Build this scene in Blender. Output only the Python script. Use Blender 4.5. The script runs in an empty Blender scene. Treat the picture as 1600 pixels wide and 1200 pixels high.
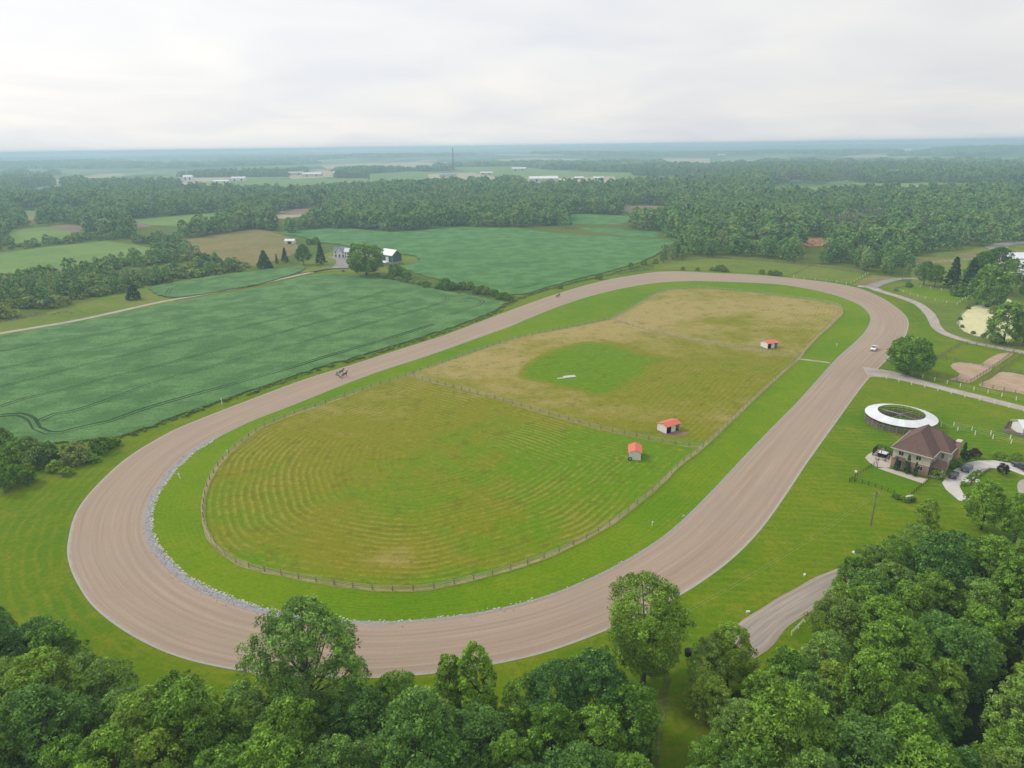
import bpy, bmesh, math, random
import numpy as np
from mathutils import Vector, Matrix
from mathutils.geometry import delaunay_2d_cdt

random.seed(7); RNG = np.random.default_rng(7)
sc = bpy.context.scene
COL = sc.collection
rad = math.radians

# ------------------------------------------------------------------ camera, sky, sun, exposure
F, H, PITCH, ROLL = 1067.0, 85.0, rad(19.22), rad(0.78)      # focal length in photo pixels, camera height
cam = bpy.data.cameras.new('camera'); cam_o = bpy.data.objects.new('camera', cam); COL.objects.link(cam_o)
cam.sensor_width = 36.0; cam.lens = 36.0 * F / 1600.0; cam.clip_start = 1.0; cam.clip_end = 60000.0
cam_o.matrix_world = (Matrix.Translation((0, 0, H)) @ Matrix.Rotation(math.pi / 2 - PITCH, 4, 'X')
                      @ Matrix.Rotation(-ROLL, 4, 'Z'))
sc.camera = cam_o

SUN_EL, SUN_AZ = rad(42), rad(-68)          # azimuth from +Y, towards -X: light from the left, a little ahead
wd = bpy.data.worlds.new('World'); sc.world = wd; wd.use_nodes = True
nt = wd.node_tree; nt.nodes.clear()
out = nt.nodes.new('ShaderNodeOutputWorld'); bg = nt.nodes.new('ShaderNodeBackground')
sky = nt.nodes.new('ShaderNodeTexSky'); sky.sky_type = 'NISHITA'; sky.sun_disc = False
sky.sun_elevation = SUN_EL; sky.sun_rotation = SUN_AZ; sky.air_density = 1.2; sky.dust_density = 3.0
tc = nt.nodes.new('ShaderNodeTexCoord')
sep = nt.nodes.new('ShaderNodeSeparateXYZ'); nt.links.new(tc.outputs['Generated'], sep.inputs[0])
# cloud deck: project the view direction on a flat layer so clouds flatten towards the horizon
zc = nt.nodes.new('ShaderNodeMath'); zc.operation = 'MAXIMUM'; nt.links.new(sep.outputs[2], zc.inputs[0]); zc.inputs[1].default_value = 0.0
za = nt.nodes.new('ShaderNodeMath'); za.operation = 'ADD'; nt.links.new(zc.outputs[0], za.inputs[0]); za.inputs[1].default_value = 0.16
dv = nt.nodes.new('ShaderNodeVectorMath'); dv.operation = 'DIVIDE'
cb = nt.nodes.new('ShaderNodeCombineXYZ')
for i in range(3): nt.links.new(za.outputs[0], cb.inputs[i])
nt.links.new(tc.outputs['Generated'], dv.inputs[0]); nt.links.new(cb.outputs[0], dv.inputs[1])
nz = nt.nodes.new('ShaderNodeTexNoise'); nz.inputs['Scale'].default_value = 1.15; nz.inputs['Detail'].default_value = 4; nz.inputs['Roughness'].default_value = .45; nz.inputs['Distortion'].default_value = .5
nt.links.new(dv.outputs[0], nz.inputs['Vector'])
rp = nt.nodes.new('ShaderNodeValToRGB'); e = rp.color_ramp.elements
e[0].position = .30; e[0].color = (.79, .805, .85, 1); e[1].position = .66; e[1].color = (.93, .915, .90, 1)
nt.links.new(nz.outputs[0], rp.inputs[0])
sdv = (math.sin(SUN_AZ) * math.cos(SUN_EL), math.cos(SUN_AZ) * math.cos(SUN_EL), math.sin(SUN_EL))
dt = nt.nodes.new('ShaderNodeVectorMath'); dt.operation = 'DOT_PRODUCT'; nt.links.new(tc.outputs['Generated'], dt.inputs[0]); dt.inputs[1].default_value = sdv
mr = nt.nodes.new('ShaderNodeMapRange'); mr.inputs[1].default_value = -.4; mr.inputs[2].default_value = .9; mr.inputs[3].default_value = 8.1; mr.inputs[4].default_value = 10.7
nt.links.new(dt.outputs['Value'], mr.inputs[0])
scl = nt.nodes.new('ShaderNodeVectorMath'); scl.operation = 'SCALE'; nt.links.new(mr.outputs[0], scl.inputs['Scale'])
nt.links.new(rp.outputs[0], scl.inputs[0])
mx = nt.nodes.new('ShaderNodeMix'); mx.data_type = 'RGBA'; mx.inputs[0].default_value = 0.86
nt.links.new(sky.outputs[0], mx.inputs[6]); nt.links.new(scl.outputs[0], mx.inputs[7])
bg.inputs['Strength'].default_value = 0.1
nt.links.new(mx.outputs[2], bg.inputs[0]); nt.links.new(bg.outputs[0], out.inputs[0])

sun = bpy.data.lights.new('sun', 'SUN'); sun.energy = 1.5; sun.angle = rad(12); sun.color = (1, .95, .87)
sun_o = bpy.data.objects.new('sun', sun); COL.objects.link(sun_o)
sd = Vector((math.sin(SUN_AZ) * math.cos(SUN_EL), math.cos(SUN_AZ) * math.cos(SUN_EL), math.sin(SUN_EL)))
sun_o.rotation_euler = sd.to_track_quat('Z', 'Y').to_euler()

vs = sc.view_settings; vs.view_transform = 'Standard'; vs.look = 'None'; vs.gamma = 1; vs.use_curve_mapping = False; vs.exposure = 0.2
sc.cycles.max_bounces = 6; sc.cycles.volume_bounces = 3; sc.cycles.transparent_max_bounces = 6
sc.cycles.use_denoising = True

# ------------------------------------------------------------------ pixels of the photograph -> points on the ground
CP, SP, CR, SR = math.cos(PITCH), math.sin(PITCH), math.cos(ROLL), math.sin(ROLL)
def G(px, py, z=0.0):
    u, v = px - 800, 600 - py
    u2, v2 = CR * u + SR * v, -SR * u + CR * v
    t = (z - H) / (-F * SP + v2 * CP)
    return (u2 * t, (F * CP + v2 * SP) * t)
def to_px(X, Y, Z=0.0):
    z = Z - H
    d = Y * CP - z * SP; v2 = Y * SP + z * CP
    u2 = X * F / d; v2 = v2 * F / d
    return 800 + CR * u2 - SR * v2, 600 - (SR * u2 + CR * v2)
def GP(pts, z=0.0): return [G(x, y, z) for x, y in pts]

def catmull(pts, step, closed=True):
    P = [np.array(p, float) for p in pts]; n = len(P); o = []
    for i in range(n if closed else n - 1):
        if closed: a, b, c, d = P[i - 1], P[i], P[(i + 1) % n], P[(i + 2) % n]
        else: a, b, c, d = P[max(i - 1, 0)], P[i], P[i + 1], P[min(i + 2, n - 1)]
        k = max(1, int(np.linalg.norm(c - b) / step))
        for j in range(k):
            t = j / k
            o.append(.5 * (2 * b + (c - a) * t + (2 * a - 5 * b + 4 * c - d) * t * t + (3 * b - a - 3 * c + d) * t ** 3))
    if not closed: o.append(P[-1])
    return np.array(o)
def resample(P, n, closed=False):
    P = np.array(P)
    if closed: P = np.vstack([P, P[:1]])
    L = np.r_[0, np.cumsum(np.linalg.norm(np.diff(P, axis=0), axis=1))]
    s = np.linspace(0, L[-1], n)
    return np.c_[np.interp(s, L, P[:, 0]), np.interp(s, L, P[:, 1])]
def inside(poly, P):
    poly = np.asarray(poly); P = np.asarray(P); x, y = P[:, 0], P[:, 1]; r = np.zeros(len(P), bool); j = len(poly) - 1
    for i in range(len(poly)):
        xi, yi = poly[i]; xj, yj = poly[j]
        if yi != yj:
            c = ((yi > y) != (yj > y)) & (x < (xj - xi) * (y - yi) / (yj - yi) + xi)
            r ^= c
        j = i
    return r
def dist_to(poly, P, closed=True):
    P = np.asarray(P); poly = np.asarray(poly); d = np.full(len(P), 1e9)
    n = len(poly)
    for i in range(n if closed else n - 1):
        a, b = poly[i], poly[(i + 1) % n]; ab = b - a; L = ab @ ab
        if L < 1e-9: continue
        t = np.clip(((P - a) @ ab) / L, 0, 1)
        d = np.minimum(d, np.linalg.norm(P - a - t[:, None] * ab, axis=1))
    return d

# ------------------------------------------------------------------ materials
class N:
    def __init__(s, m): s.nt = m.node_tree
    def new(s, t, **k):
        n = s.nt.nodes.new(t)
        for a, v in k.items(): setattr(n, a, v)
        return n
    def set(s, sock, v):
        if hasattr(v, 'links'): s.nt.links.new(v, sock)
        elif isinstance(v, (tuple, list)) and sock.type == 'RGBA': sock.default_value = (*v[:3], 1)
        else: sock.default_value = v
    def pos(s): return s.new('ShaderNodeNewGeometry').outputs['Position']
    def obj(s): return s.new('ShaderNodeTexCoord').outputs['Object']
    def uv(s): return s.new('ShaderNodeTexCoord').outputs['UV']
    def rnd(s): return s.new('ShaderNodeObjectInfo').outputs['Random']
    def attr(s, n): return s.new('ShaderNodeAttribute', attribute_name=n).outputs['Fac']
    def noise(s, vec, scale, detail=3, rough=.55):
        n = s.new('ShaderNodeTexNoise'); s.set(n.inputs['Vector'], vec); n.inputs['Scale'].default_value = scale
        n.inputs['Detail'].default_value = detail; n.inputs['Roughness'].default_value = rough; return n.outputs[0]
    def m(s, op, a, b=0.0, c=0.0):
        n = s.new('ShaderNodeMath', operation=op); s.set(n.inputs[0], a); s.set(n.inputs[1], b); s.set(n.inputs[2], c); return n.outputs[0]
    def mix(s, f, a, b, blend='MIX'):
        n = s.new('ShaderNodeMix', data_type='RGBA', blend_type=blend); s.set(n.inputs[0], f); s.set(n.inputs[6], a); s.set(n.inputs[7], b); return n.outputs[2]
    def step(s, v, lo, hi, a=0.0, b=1.0):
        n = s.new('ShaderNodeMapRange'); n.interpolation_type = 'SMOOTHSTEP'; s.set(n.inputs[0], v)
        n.inputs[1].default_value = lo; n.inputs[2].default_value = hi; n.inputs[3].default_value = a; n.inputs[4].default_value = b; return n.outputs[0]
    def map(s, vec, scale=(1, 1, 1), rot=0.0):
        n = s.new('ShaderNodeMapping'); s.set(n.inputs[0], vec); n.inputs['Scale'].default_value = scale; n.inputs['Rotation'].default_value = (0, 0, rot); return n.outputs[0]
    def xyz(s, vec):
        n = s.new('ShaderNodeSeparateXYZ'); s.set(n.inputs[0], vec); return n.outputs
MATS = {}
def mat(name, build, rough=.9, spec=.04, bump=None, metal=0.0, transl=0.0):
    m = bpy.data.materials.new(name); m.use_nodes = True; n = N(m)
    b = m.node_tree.nodes['Principled BSDF']; o = m.node_tree.nodes['Material Output']
    r = build(n) if callable(build) else build
    h = None
    if isinstance(r, tuple) and len(r) == 2 and hasattr(r[1], 'links'): r, h = r
    n.set(b.inputs['Base Color'], r); b.inputs['Roughness'].default_value = rough
    b.inputs['Specular IOR Level'].default_value = spec; b.inputs['Metallic'].default_value = metal
    if h is not None and bump:
        bn = n.new('ShaderNodeBump'); bn.inputs['Strength'].default_value = bump[0]; bn.inputs['Distance'].default_value = bump[1]
        n.set(bn.inputs['Height'], h); n.nt.links.new(bn.outputs[0], b.inputs['Normal'])
    if transl:
        t = n.new('ShaderNodeBsdfTranslucent'); n.set(t.inputs[0], r); a = n.new('ShaderNodeMixShader'); a.inputs[0].default_value = transl
        n.nt.links.new(b.outputs[0], a.inputs[1]); n.nt.links.new(t.outputs[0], a.inputs[2]); n.nt.links.new(a.outputs[0], o.inputs[0])
    MATS[name] = m; return m

def grass(a, b, dry, dry_amt=.35, stripe=None, stripe_amt=.25, patch=.02, coarse=.42):
    """mown turf: two greens in patches, dry flecks, and mowing passes along an attribute, a uv or a straight direction"""
    def f(n):
        p = n.pos(); big = n.noise(p, patch, 4, .6); mid = n.noise(p, .13, 5, .72); fine = n.noise(p, 1.1, 4, .8)
        c = n.mix(n.step(big, .36, .64), a, b)
        c = n.mix(n.m('MULTIPLY', n.step(mid, .46, .68), dry_amt), c, dry)
        c = n.mix(n.m('MULTIPLY', n.step(n.noise(p, .4, 4, .75), .52, .68), .4), c, tuple(x * .72 for x in a))
        if stripe:
            kind, per = stripe[0], stripe[1]
            w = n.m('MULTIPLY', n.m('SUBTRACT', n.noise(p, .22, 2), .5), per * .9)
            if kind == 'attr': v = n.attr('d')
            elif kind == 'u': v = n.m('MULTIPLY', n.xyz(n.uv())[0], stripe[2])
            else: v = n.xyz(n.map(p, (1, 1, 1), stripe[2]))[1]
            s = n.m('SINE', n.m('MULTIPLY', n.m('ADD', v, w), 2 * math.pi / per))
            br = n.step(n.noise(p, .09, 3), .3, .62)
            c = n.mix(n.m('MULTIPLY', n.m('MULTIPLY', n.step(s, -.2, .95), br), stripe_amt), c, dry)
        c = n.mix(n.m('MULTIPLY', n.step(fine, .35, .72), coarse), c, tuple(x * .45 for x in a))
        return c, fine
    return f

def stripes_paddock(n):
    """hayed paddock: swath rows following the fence (attribute d), greener and drier patches (attribute tint)"""
    p = n.pos(); t = n.attr('tint'); d = n.attr('d')
    mid = n.noise(p, .10, 5, .65); fine = n.noise(p, 1.3, 3, .7); sm = n.noise(p, .45, 4, .7)
    pt = n.noise(p, .055, 5, .7); sa = n.attr('sa')
    t = n.m('ADD', t, n.m('MULTIPLY', n.m('SUBTRACT', mid, .5), 1.1)); t = n.m('ADD', t, n.m('MULTIPLY', n.m('SUBTRACT', pt, .5), 1.3))
    c = n.mix(n.step(t, -.8, .0), (.39, .305, .115), (.210, .212, .012))
    c = n.mix(n.step(t, .0, .8), c, (.122, .235, .003))
    w = n.m('ADD', n.m('MULTIPLY', n.m('SUBTRACT', n.noise(p, .10, 2), .5), 1.0), n.m('MULTIPLY', n.m('SUBTRACT', n.noise(p, .02, 2), .5), 9.0))
    per = 1.9
    s = n.m('SINE', n.m('MULTIPLY', n.m('ADD', d, w), 2 * math.pi / per))
    br = n.m('MULTIPLY', n.step(n.m('ADD', n.noise(p, .04, 3), n.m('MULTIPLY', n.m('SUBTRACT', sm, .5), .9)), .36, .68), sa)
    c = n.mix(n.m('MULTIPLY', n.m('MULTIPLY', n.step(s, .25, .95), br), .50), c, (.37, .315, .075))
    c = n.mix(n.m('MULTIPLY', n.m('MULTIPLY', n.step(s, -.3, -.95), br), .28), c, (.085, .105, .010))
    c = n.mix(n.m('MULTIPLY', n.step(fine, .45, .75), .42), c, (.07, .085, .012))
    c = n.mix(n.m('MULTIPLY', n.step(sm, .52, .72), .5), c, (.33, .27, .055))
    c = n.mix(n.m('MULTIPLY', n.step(sm, .46, .28), .5), c, (.10, .135, .006))
    c = n.mix(n.m('MULTIPLY', n.step(n.noise(p, .16, 4, .75), .52, .68), .55), c, (.115, .13, .008))
    return c, n.m('ADD', fine, n.m('MULTIPLY', s, .25))

def soy(base, light, rowdir):
    def f(n):
        p = n.pos(); fine = n.noise(p, 1.15, 4, .75); mid = n.noise(p, .07, 4, .6); big = n.noise(p, .012, 3, .6)
        q = n.map(p, (.06, 1.1, 1), rowdir); row = n.noise(q, 1.0, 2, .5)
        c = n.mix(n.step(mid, .40, .60), tuple(x * .88 for x in base), light)
        c = n.mix(n.m('MULTIPLY', n.step(big, .5, .72), .55), c, tuple(x * .78 for x in base))
        c = n.mix(n.m('MULTIPLY', n.step(row, .46, .64), .3), c, tuple(x * .6 for x in base))
        c = n.mix(n.m('MULTIPLY', n.step(fine, .40, .68), .6), c, tuple(x * .5 for x in base))
        return c, fine
    return f

def trackmat(n):
    u, v = n.xyz(n.uv())[0], n.xyz(n.uv())[1]; p = n.pos()
    ang = n.m('MULTIPLY', v, 2 * math.pi / TRACK_LEN)                     # closed loop, so the streaks meet without a seam
    def along(uf, vf):
        q = n.new('ShaderNodeCombineXYZ'); k = vf * TRACK_LEN / (2 * math.pi); n.set(q.inputs[0], n.m('MULTIPLY', u, uf))
        n.set(q.inputs[1], n.m('MULTIPLY', n.m('COSINE', ang), k)); n.set(q.inputs[2], n.m('MULTIPLY', n.m('SINE', ang), k)); return q
    q = along(22.0, .012)
    st = n.noise(q.outputs[0], 1.0, 6, .72)
    q2 = along(90.0, .05)
    st2 = n.noise(q2.outputs[0], 1.0, 3, .6)
    fine = n.noise(p, 2.2, 4, .75); mid = n.noise(p, .05, 4, .6)
    c = n.mix(n.step(st, .2, .8), (.305, .225, .168), (.445, .345, .258))
    c = n.mix(n.m('MULTIPLY', n.step(mid, .42, .7), .5), c, (.34, .265, .215))
    c = n.mix(n.m('MULTIPLY', n.step(st2, .5, .75), .22), c, (.50, .40, .30))
    c = n.mix(n.m('MULTIPLY', n.step(fine, .4, .75), .25), c, (.20, .15, .115))
    j = n.m('MULTIPLY', n.m('SUBTRACT', n.noise(p, .5, 4, .7), .5), .07)
    uu = n.m('ADD', n.m('ADD', u, j), n.m('MULTIPLY', n.m('SUBTRACT', n.attr('gm'), 1.0), .085))
    grey = n.mix(n.step(fine, .35, .65), (.21, .215, .235), (.40, .41, .43))
    c = n.mix(n.step(uu, .86, .965), c, grey)                                   # loose grey stone gathers on the inside
    c = n.mix(n.m('MULTIPLY', n.step(n.m('ADD', u, j), .05, .004), .8), c, (.42, .415, .41))                       # pale limestone lip on the outside
    return c, n.m('ADD', fine, n.m('MULTIPLY', st2, .6))

def gravel(a, b, c2=None):
    def f(n):
        p = n.pos(); fine = n.noise(p, 2.4, 4, .75); mid = n.noise(p, .22, 4, .6)
        c = n.mix(n.step(mid, .3, .7), a, b)
        return n.mix(n.m('MULTIPLY', n.step(fine, .4, .75), .45), c, c2 or tuple(x * .5 for x in a)), fine
    return f
def leaf(a, b, c2):
    """leaf colours: each tree leans to one of three greens, each leaf varies a little"""
    def f(n):
        r = n.rnd(); l = n.attr('lv')
        c = n.mix(n.step(r, .0, .55), a, b); c = n.mix(n.step(r, .6, 1.0, 0, .85), c, c2)
        c = n.mix(n.m('MULTIPLY', n.step(l, .45, 1), .75), c, tuple(min(1, x * 2.0) for x in b))
        return n.mix(n.m('MULTIPLY', n.step(l, .5, .0), .65), c, tuple(x * .4 for x in a))
    return f

mat('ground', grass((.075, .125, .015), (.12, .15, .02), (.20, .18, .05), .5, None, patch=.008), bump=(.5, .3))
mat('lawn_outer', grass((.095, .190, .003), (.150, .215, .004), (.25, .24, .02), .5, ('u', 2.6, 42.0), .34), bump=(.4, .15))
mat('lawn_ring', grass((.105, .225, .002), (.158, .255, .003), (.245, .27, .015), .4, ('u', 1.9, 20.0), .30), bump=(.4, .15))
mat('lawn_right', grass((.085, .195, .003), (.145, .220, .004), (.26, .255, .02), .55, ('dir', 2.4, rad(8)), .32), bump=(.4, .15))
mat('lawn_yard', grass((.085, .20, .003), (.13, .235, .004), (.2, .25, .01), .25, ('dir', 1.6, rad(50)), .2), bump=(.4, .15))
mat('lawn_far', grass((.12, .20, .02), (.19, .23, .035), (.29, .26, .07), .5, None), bump=(.4, .15))
mat('rough', grass((.10, .15, .02), (.16, .17, .035), (.34, .29, .14), .7, None, coarse=.5), bump=(.8, .5))
mat('weeds', grass((.075, .15, .018), (.12, .18, .025), (.30, .33, .15), .6, None, coarse=.6), bump=(1, .8))
mat('straw', grass((.30, .26, .11), (.40, .33, .17), (.16, .20, .04), .6, None, patch=.05))
mat('meadow', grass((.20, .19, .06), (.27, .22, .085), (.36, .28, .13), .7, None, patch=.02), bump=(.6, .5))
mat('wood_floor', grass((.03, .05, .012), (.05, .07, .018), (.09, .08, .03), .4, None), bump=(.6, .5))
mat('paddock_turf', stripes_paddock, bump=(.7, .3))
mat('soy', soy((.110, .240, .076), (.160, .305, .105), rad(-22)), bump=(1, .6))
mat('soy_far', soy((.104, .250, .076), (.142, .305, .10), rad(15)), bump=(1, .6))
mat('soy_gap_shade', (.035, .075, .028), .95)  # crushed crop and soil, darkened with the shade of the wheel gaps
mat('crop_pale', grass((.13, .24, .055), (.19, .28, .07), (.28, .31, .10), .4, None, coarse=.15))
mat('crop_tan', grass((.38, .34, .20), (.48, .42, .27), (.30, .33, .14), .4, None, coarse=.1))
mat('soil', grass((.22, .155, .12), (.28, .20, .155), (.32, .27, .2), .4, None, coarse=.2))
mat('red_soil', gravel((.38, .20, .12), (.48, .28, .17)), bump=(1, .6))
mat('sand', gravel((.40, .285, .19), (.50, .38, .26), (.29, .21, .14)), bump=(.6, .2))
mat('wood_road', lambda n: (n.mix(n.step(n.noise(n.map(n.uv(), (9, .04, 1)), 1.0, 4, .7), .3, .7), (.27, .22, .185), (.42, .36, .30)), n.noise(n.pos(), 2, 3)), .92, .2, bump=(.4, .1))
mat('gravel_road', gravel((.38, .33, .28), (.50, .45, .39)), bump=(.4, .1), rough=.95)
mat('grey_road', gravel((.27, .245, .235), (.36, .33, .31)), bump=(.4, .1), rough=.95)
mat('concrete', gravel((.55, .52, .48), (.64, .61, .57), (.46, .43, .40)), bump=(.1, .03))
mat('paving', gravel((.50, .43, .37), (.58, .51, .45), (.36, .31, .27)), bump=(.2, .03))
mat('pond_scum', gravel((.62, .58, .30), (.72, .68, .44), (.52, .52, .20)), rough=.5)
mat('water', (.05, .07, .075), .08, .5)
mat('rock_pale', gravel((.55, .52, .42), (.66, .63, .54)), bump=(.5, .1))
mat('rock_grey', gravel((.30, .29, .28), (.42, .40, .38)), bump=(.5, .1))
LEAF = dict(
    maple=mat('leaf_maple', leaf((0.098, 0.215, 0.023), (0.163, 0.294, 0.030), (0.261, 0.346, 0.037)), .6, .12, transl=.16),
    oak=mat('leaf_oak', leaf((0.077, 0.186, 0.039), (0.122, 0.243, 0.041), (0.186, 0.262, 0.037)), .6, .12, transl=.16),
    ash=mat('leaf_ash', leaf((0.147, 0.273, 0.050), (0.209, 0.346, 0.058), (0.262, 0.366, 0.067)), .6, .12, transl=.16),
    bright=mat('leaf_bright', leaf((0.128, 0.262, 0.023), (0.198, 0.339, 0.032), (0.269, 0.358, 0.038)), .6, .12, transl=.16),
    conifer=mat('leaf_conifer', leaf((.026, .081, .032), (.042, .105, .038), (.061, .126, .044)), .7, .2, transl=.08),
    far=mat('leaf_far', leaf((0.084, 0.204, 0.070), (0.198, 0.348, 0.090), (0.372, 0.432, 0.150)), .7, .2, transl=.2),
    shrub=mat('leaf_shrub', leaf((0.097, 0.183, 0.042), (0.193, 0.279, 0.057), (0.366, 0.385, 0.116)), .7, .2, transl=.25),
    dead=mat('twig_dead', leaf((.20, .18, .16), (.25, .225, .195), (.14, .165, .10)), .9, .1),
    plum=mat('leaf_plum', leaf((.035, .022, .028), (.05, .03, .035), (.06, .035, .035)), .6, .12, transl=.1),
)
mat('bark', gravel((.10, .08, .065), (.16, .135, .11)), bump=(1, .05))
mat('white_paint', lambda n: n.mix(n.step(n.noise(n.pos(), 1.1, 4, .7), .5, .8, 0, .35), (.78, .77, .75), (.60, .58, .54)), .55, .3)
mat('white_metal', lambda n: n.mix(n.step(n.noise(n.pos(), .7, 4, .7), .45, .75, 0, .45), n.mix(n.rnd(), (.70, .71, .73), (.83, .84, .85)), (.60, .60, .59)), .4, .4)
mat('red_roof', lambda n: n.mix(n.step(n.noise(n.obj(), 1.3, 4, .7), .4, .75), (.72, .15, .085), (.56, .19, .125)), .5, .3)
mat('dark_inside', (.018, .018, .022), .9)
mat('wood_post', gravel((.20, .165, .13), (.30, .26, .21)))
mat('wood_grey', gravel((.40, .36, .29), (.50, .46, .38)))
mat('black_metal', (.012, .012, .014), .45, .4)
mat('grey_metal', (.40, .41, .43), .45, .4, metal=.4)
mat('shingle', lambda n: (n.mix(n.step(n.noise(n.map(n.obj(), (2.5, 2.5, 9)), 1.0, 4, .8), .3, .72), (.105, .062, .052), (.215, .135, .115)), n.noise(n.obj(), 4, 2)), .9, .2, bump=(.4, .05))
mat('brick', lambda n: n.mix(n.step(n.noise(n.map(n.obj(), (3, 3, 8)), 1.0, 3, .8), .3, .7), (.36, .20, .145), (.50, .31, .225)), .9, .2)
mat('stucco', lambda n: n.mix(n.step(n.noise(n.obj(), .8, 4, .7), .4, .8), (.60, .54, .45), (.52, .465, .385)), .9, .2)
mat('trim', (.66, .62, .55), .6, .3)
mat('glass', (.028, .042, .045), .08, .6)
mat('blue_grey_roof', gravel((.20, .24, .30), (.28, .32, .38)))
mat('green_siding', lambda n: n.mix(n.step(n.noise(n.map(n.obj(), (3, 3, .3)), 1.0, 3), .4, .7), (.055, .105, .095), (.08, .14, .125)), .8, .2)
mat('stone', gravel((.33, .31, .28), (.46, .43, .39)), bump=(.5, .05))
mat('tan_siding', (.55, .49, .38), .8, .2)
mat('tyre', (.02, .02, .02), .9)
mat('rim', (.42, .43, .45), .3, .5, metal=.6)
mat('paint_white', (.82, .83, .84), .25, .5)
mat('paint_black', (.03, .033, .042), .22, .5)
mat('paint_blue', (.10, .145, .18), .22, .5)
mat('paint_charcoal', (.035, .04, .05), .22, .5)
mat('car_glass', (.06, .085, .10), .06, .7)
mat('lamp_lens', (.75, .72, .66), .2, .5)
mat('red_lens', (.35, .02, .015), .3, .5)
mat('horse_bay', lambda n: n.mix(n.step(n.noise(n.obj(), 2, 2), .4, .7), (.028, .016, .012), (.055, .03, .02)), .6, .3)
mat('horse_black', lambda n: n.mix(n.step(n.noise(n.obj(), 2, 2), .4, .7), (.012, .011, .012), (.028, .024, .024)), .6, .3)
mat('skin', (.45, .28, .20), .6, .3)
mat('cloth_blue', (.09, .16, .30), .9); mat('cloth_white', (.72, .70, .68), .9); mat('cloth_dark', (.03, .035, .05), .9)
mat('globe', (.85, .85, .82), .3, .4)
mat('flower_white', (.80, .80, .74), .7)
mat('bin_black', (.02, .02, .025), .6)

# ------------------------------------------------------------------ mesh helpers
def link(name, me, m=None, parent=None, loc=None):
    o = bpy.data.objects.new(name, me); COL.objects.link(o)
    if m is not None and not me.materials: me.materials.append(MATS[m] if isinstance(m, str) else m)
    if parent is not None: o.parent = parent
    if loc is not None: o.location = loc
    return o
def tag(o, label=None, cat=None, group=None, kind=None):
    if label: o['label'] = label
    if cat: o['category'] = cat
    if group: o['group'] = group
    if kind: o['kind'] = kind
    return o
def empty(name, loc=(0, 0, 0), rz=0.0, label=None, cat=None, group=None):
    o = bpy.data.objects.new(name, None); COL.objects.link(o); o.location = loc; o.rotation_euler = (0, 0, rz); o.empty_display_size = .5
    return tag(o, label, cat, group)
def mesh(name, V, Fs, smooth=False):
    me = bpy.data.meshes.new(name); me.from_pydata([tuple(map(float, v)) for v in V], [], [list(map(int, f)) for f in Fs]); me.update()
    if smooth: me.polygons.foreach_set('use_smooth', [True] * len(me.polygons))
    return me
class B:
    """collects boxes, prisms and tubes into one mesh"""
    def __init__(s): s.V = []; s.F = []
    def add(s, V, Fs):
        k = len(s.V); s.V += [tuple(v) for v in V]; s.F += [[i + k for i in f] for f in Fs]; return s
    def box(s, x0, x1, y0, y1, z0, z1):
        return s.add([(x0, y0, z0), (x1, y0, z0), (x1, y1, z0), (x0, y1, z0), (x0, y0, z1), (x1, y0, z1), (x1, y1, z1), (x0, y1, z1)],
                     [(0, 3, 2, 1), (4, 5, 6, 7), (0, 1, 5, 4), (1, 2, 6, 5), (2, 3, 7, 6), (3, 0, 4, 7)])
    def prism(s, prof, y0, y1, axis='y'):
        """profile of (a, z) pairs pushed from y0 to y1"""
        n = len(prof)
        def P(a, t, z): return (a, t, z) if axis == 'y' else (t, a, z)
        V = [P(a, y0, z) for a, z in prof] + [P(a, y1, z) for a, z in prof]
        return s.add(V, [list(range(n))[::-1], list(range(n, 2 * n))] + [(i, (i + 1) % n, n + (i + 1) % n, n + i) for i in range(n)])
    def tube(s, pts, radii, k=6, cap=True):
        pts = [Vector(p) for p in pts]; n = len(pts)
        if not hasattr(radii, '__len__'): radii = [radii] * n
        V, Fs = [], []
        for i, p in enumerate(pts):
            d = (pts[min(i + 1, n - 1)] - pts[max(i - 1, 0)]).normalized()
            a = d.orthogonal().normalized() if abs(d.z) < .9 else Vector((1, 0, 0)) - d * d.x
            a.normalize(); b = d.cross(a)
            V += [p + (a * math.cos(2 * math.pi * j / k) + b * math.sin(2 * math.pi * j / k)) * radii[i] for j in range(k)]
        for i in range(n - 1):
            for j in range(k): Fs.append((i * k + j, i * k + (j + 1) % k, (i + 1) * k + (j + 1) % k, (i + 1) * k + j))
        if cap: Fs += [list(range(k))[::-1], list(range((n - 1) * k, n * k))]
        return s.add(V, Fs)
    def build(s, name, m, parent=None, loc=None, smooth=False): return link(name, mesh(name, s.V, s.F, smooth), m, parent, loc)

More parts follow.
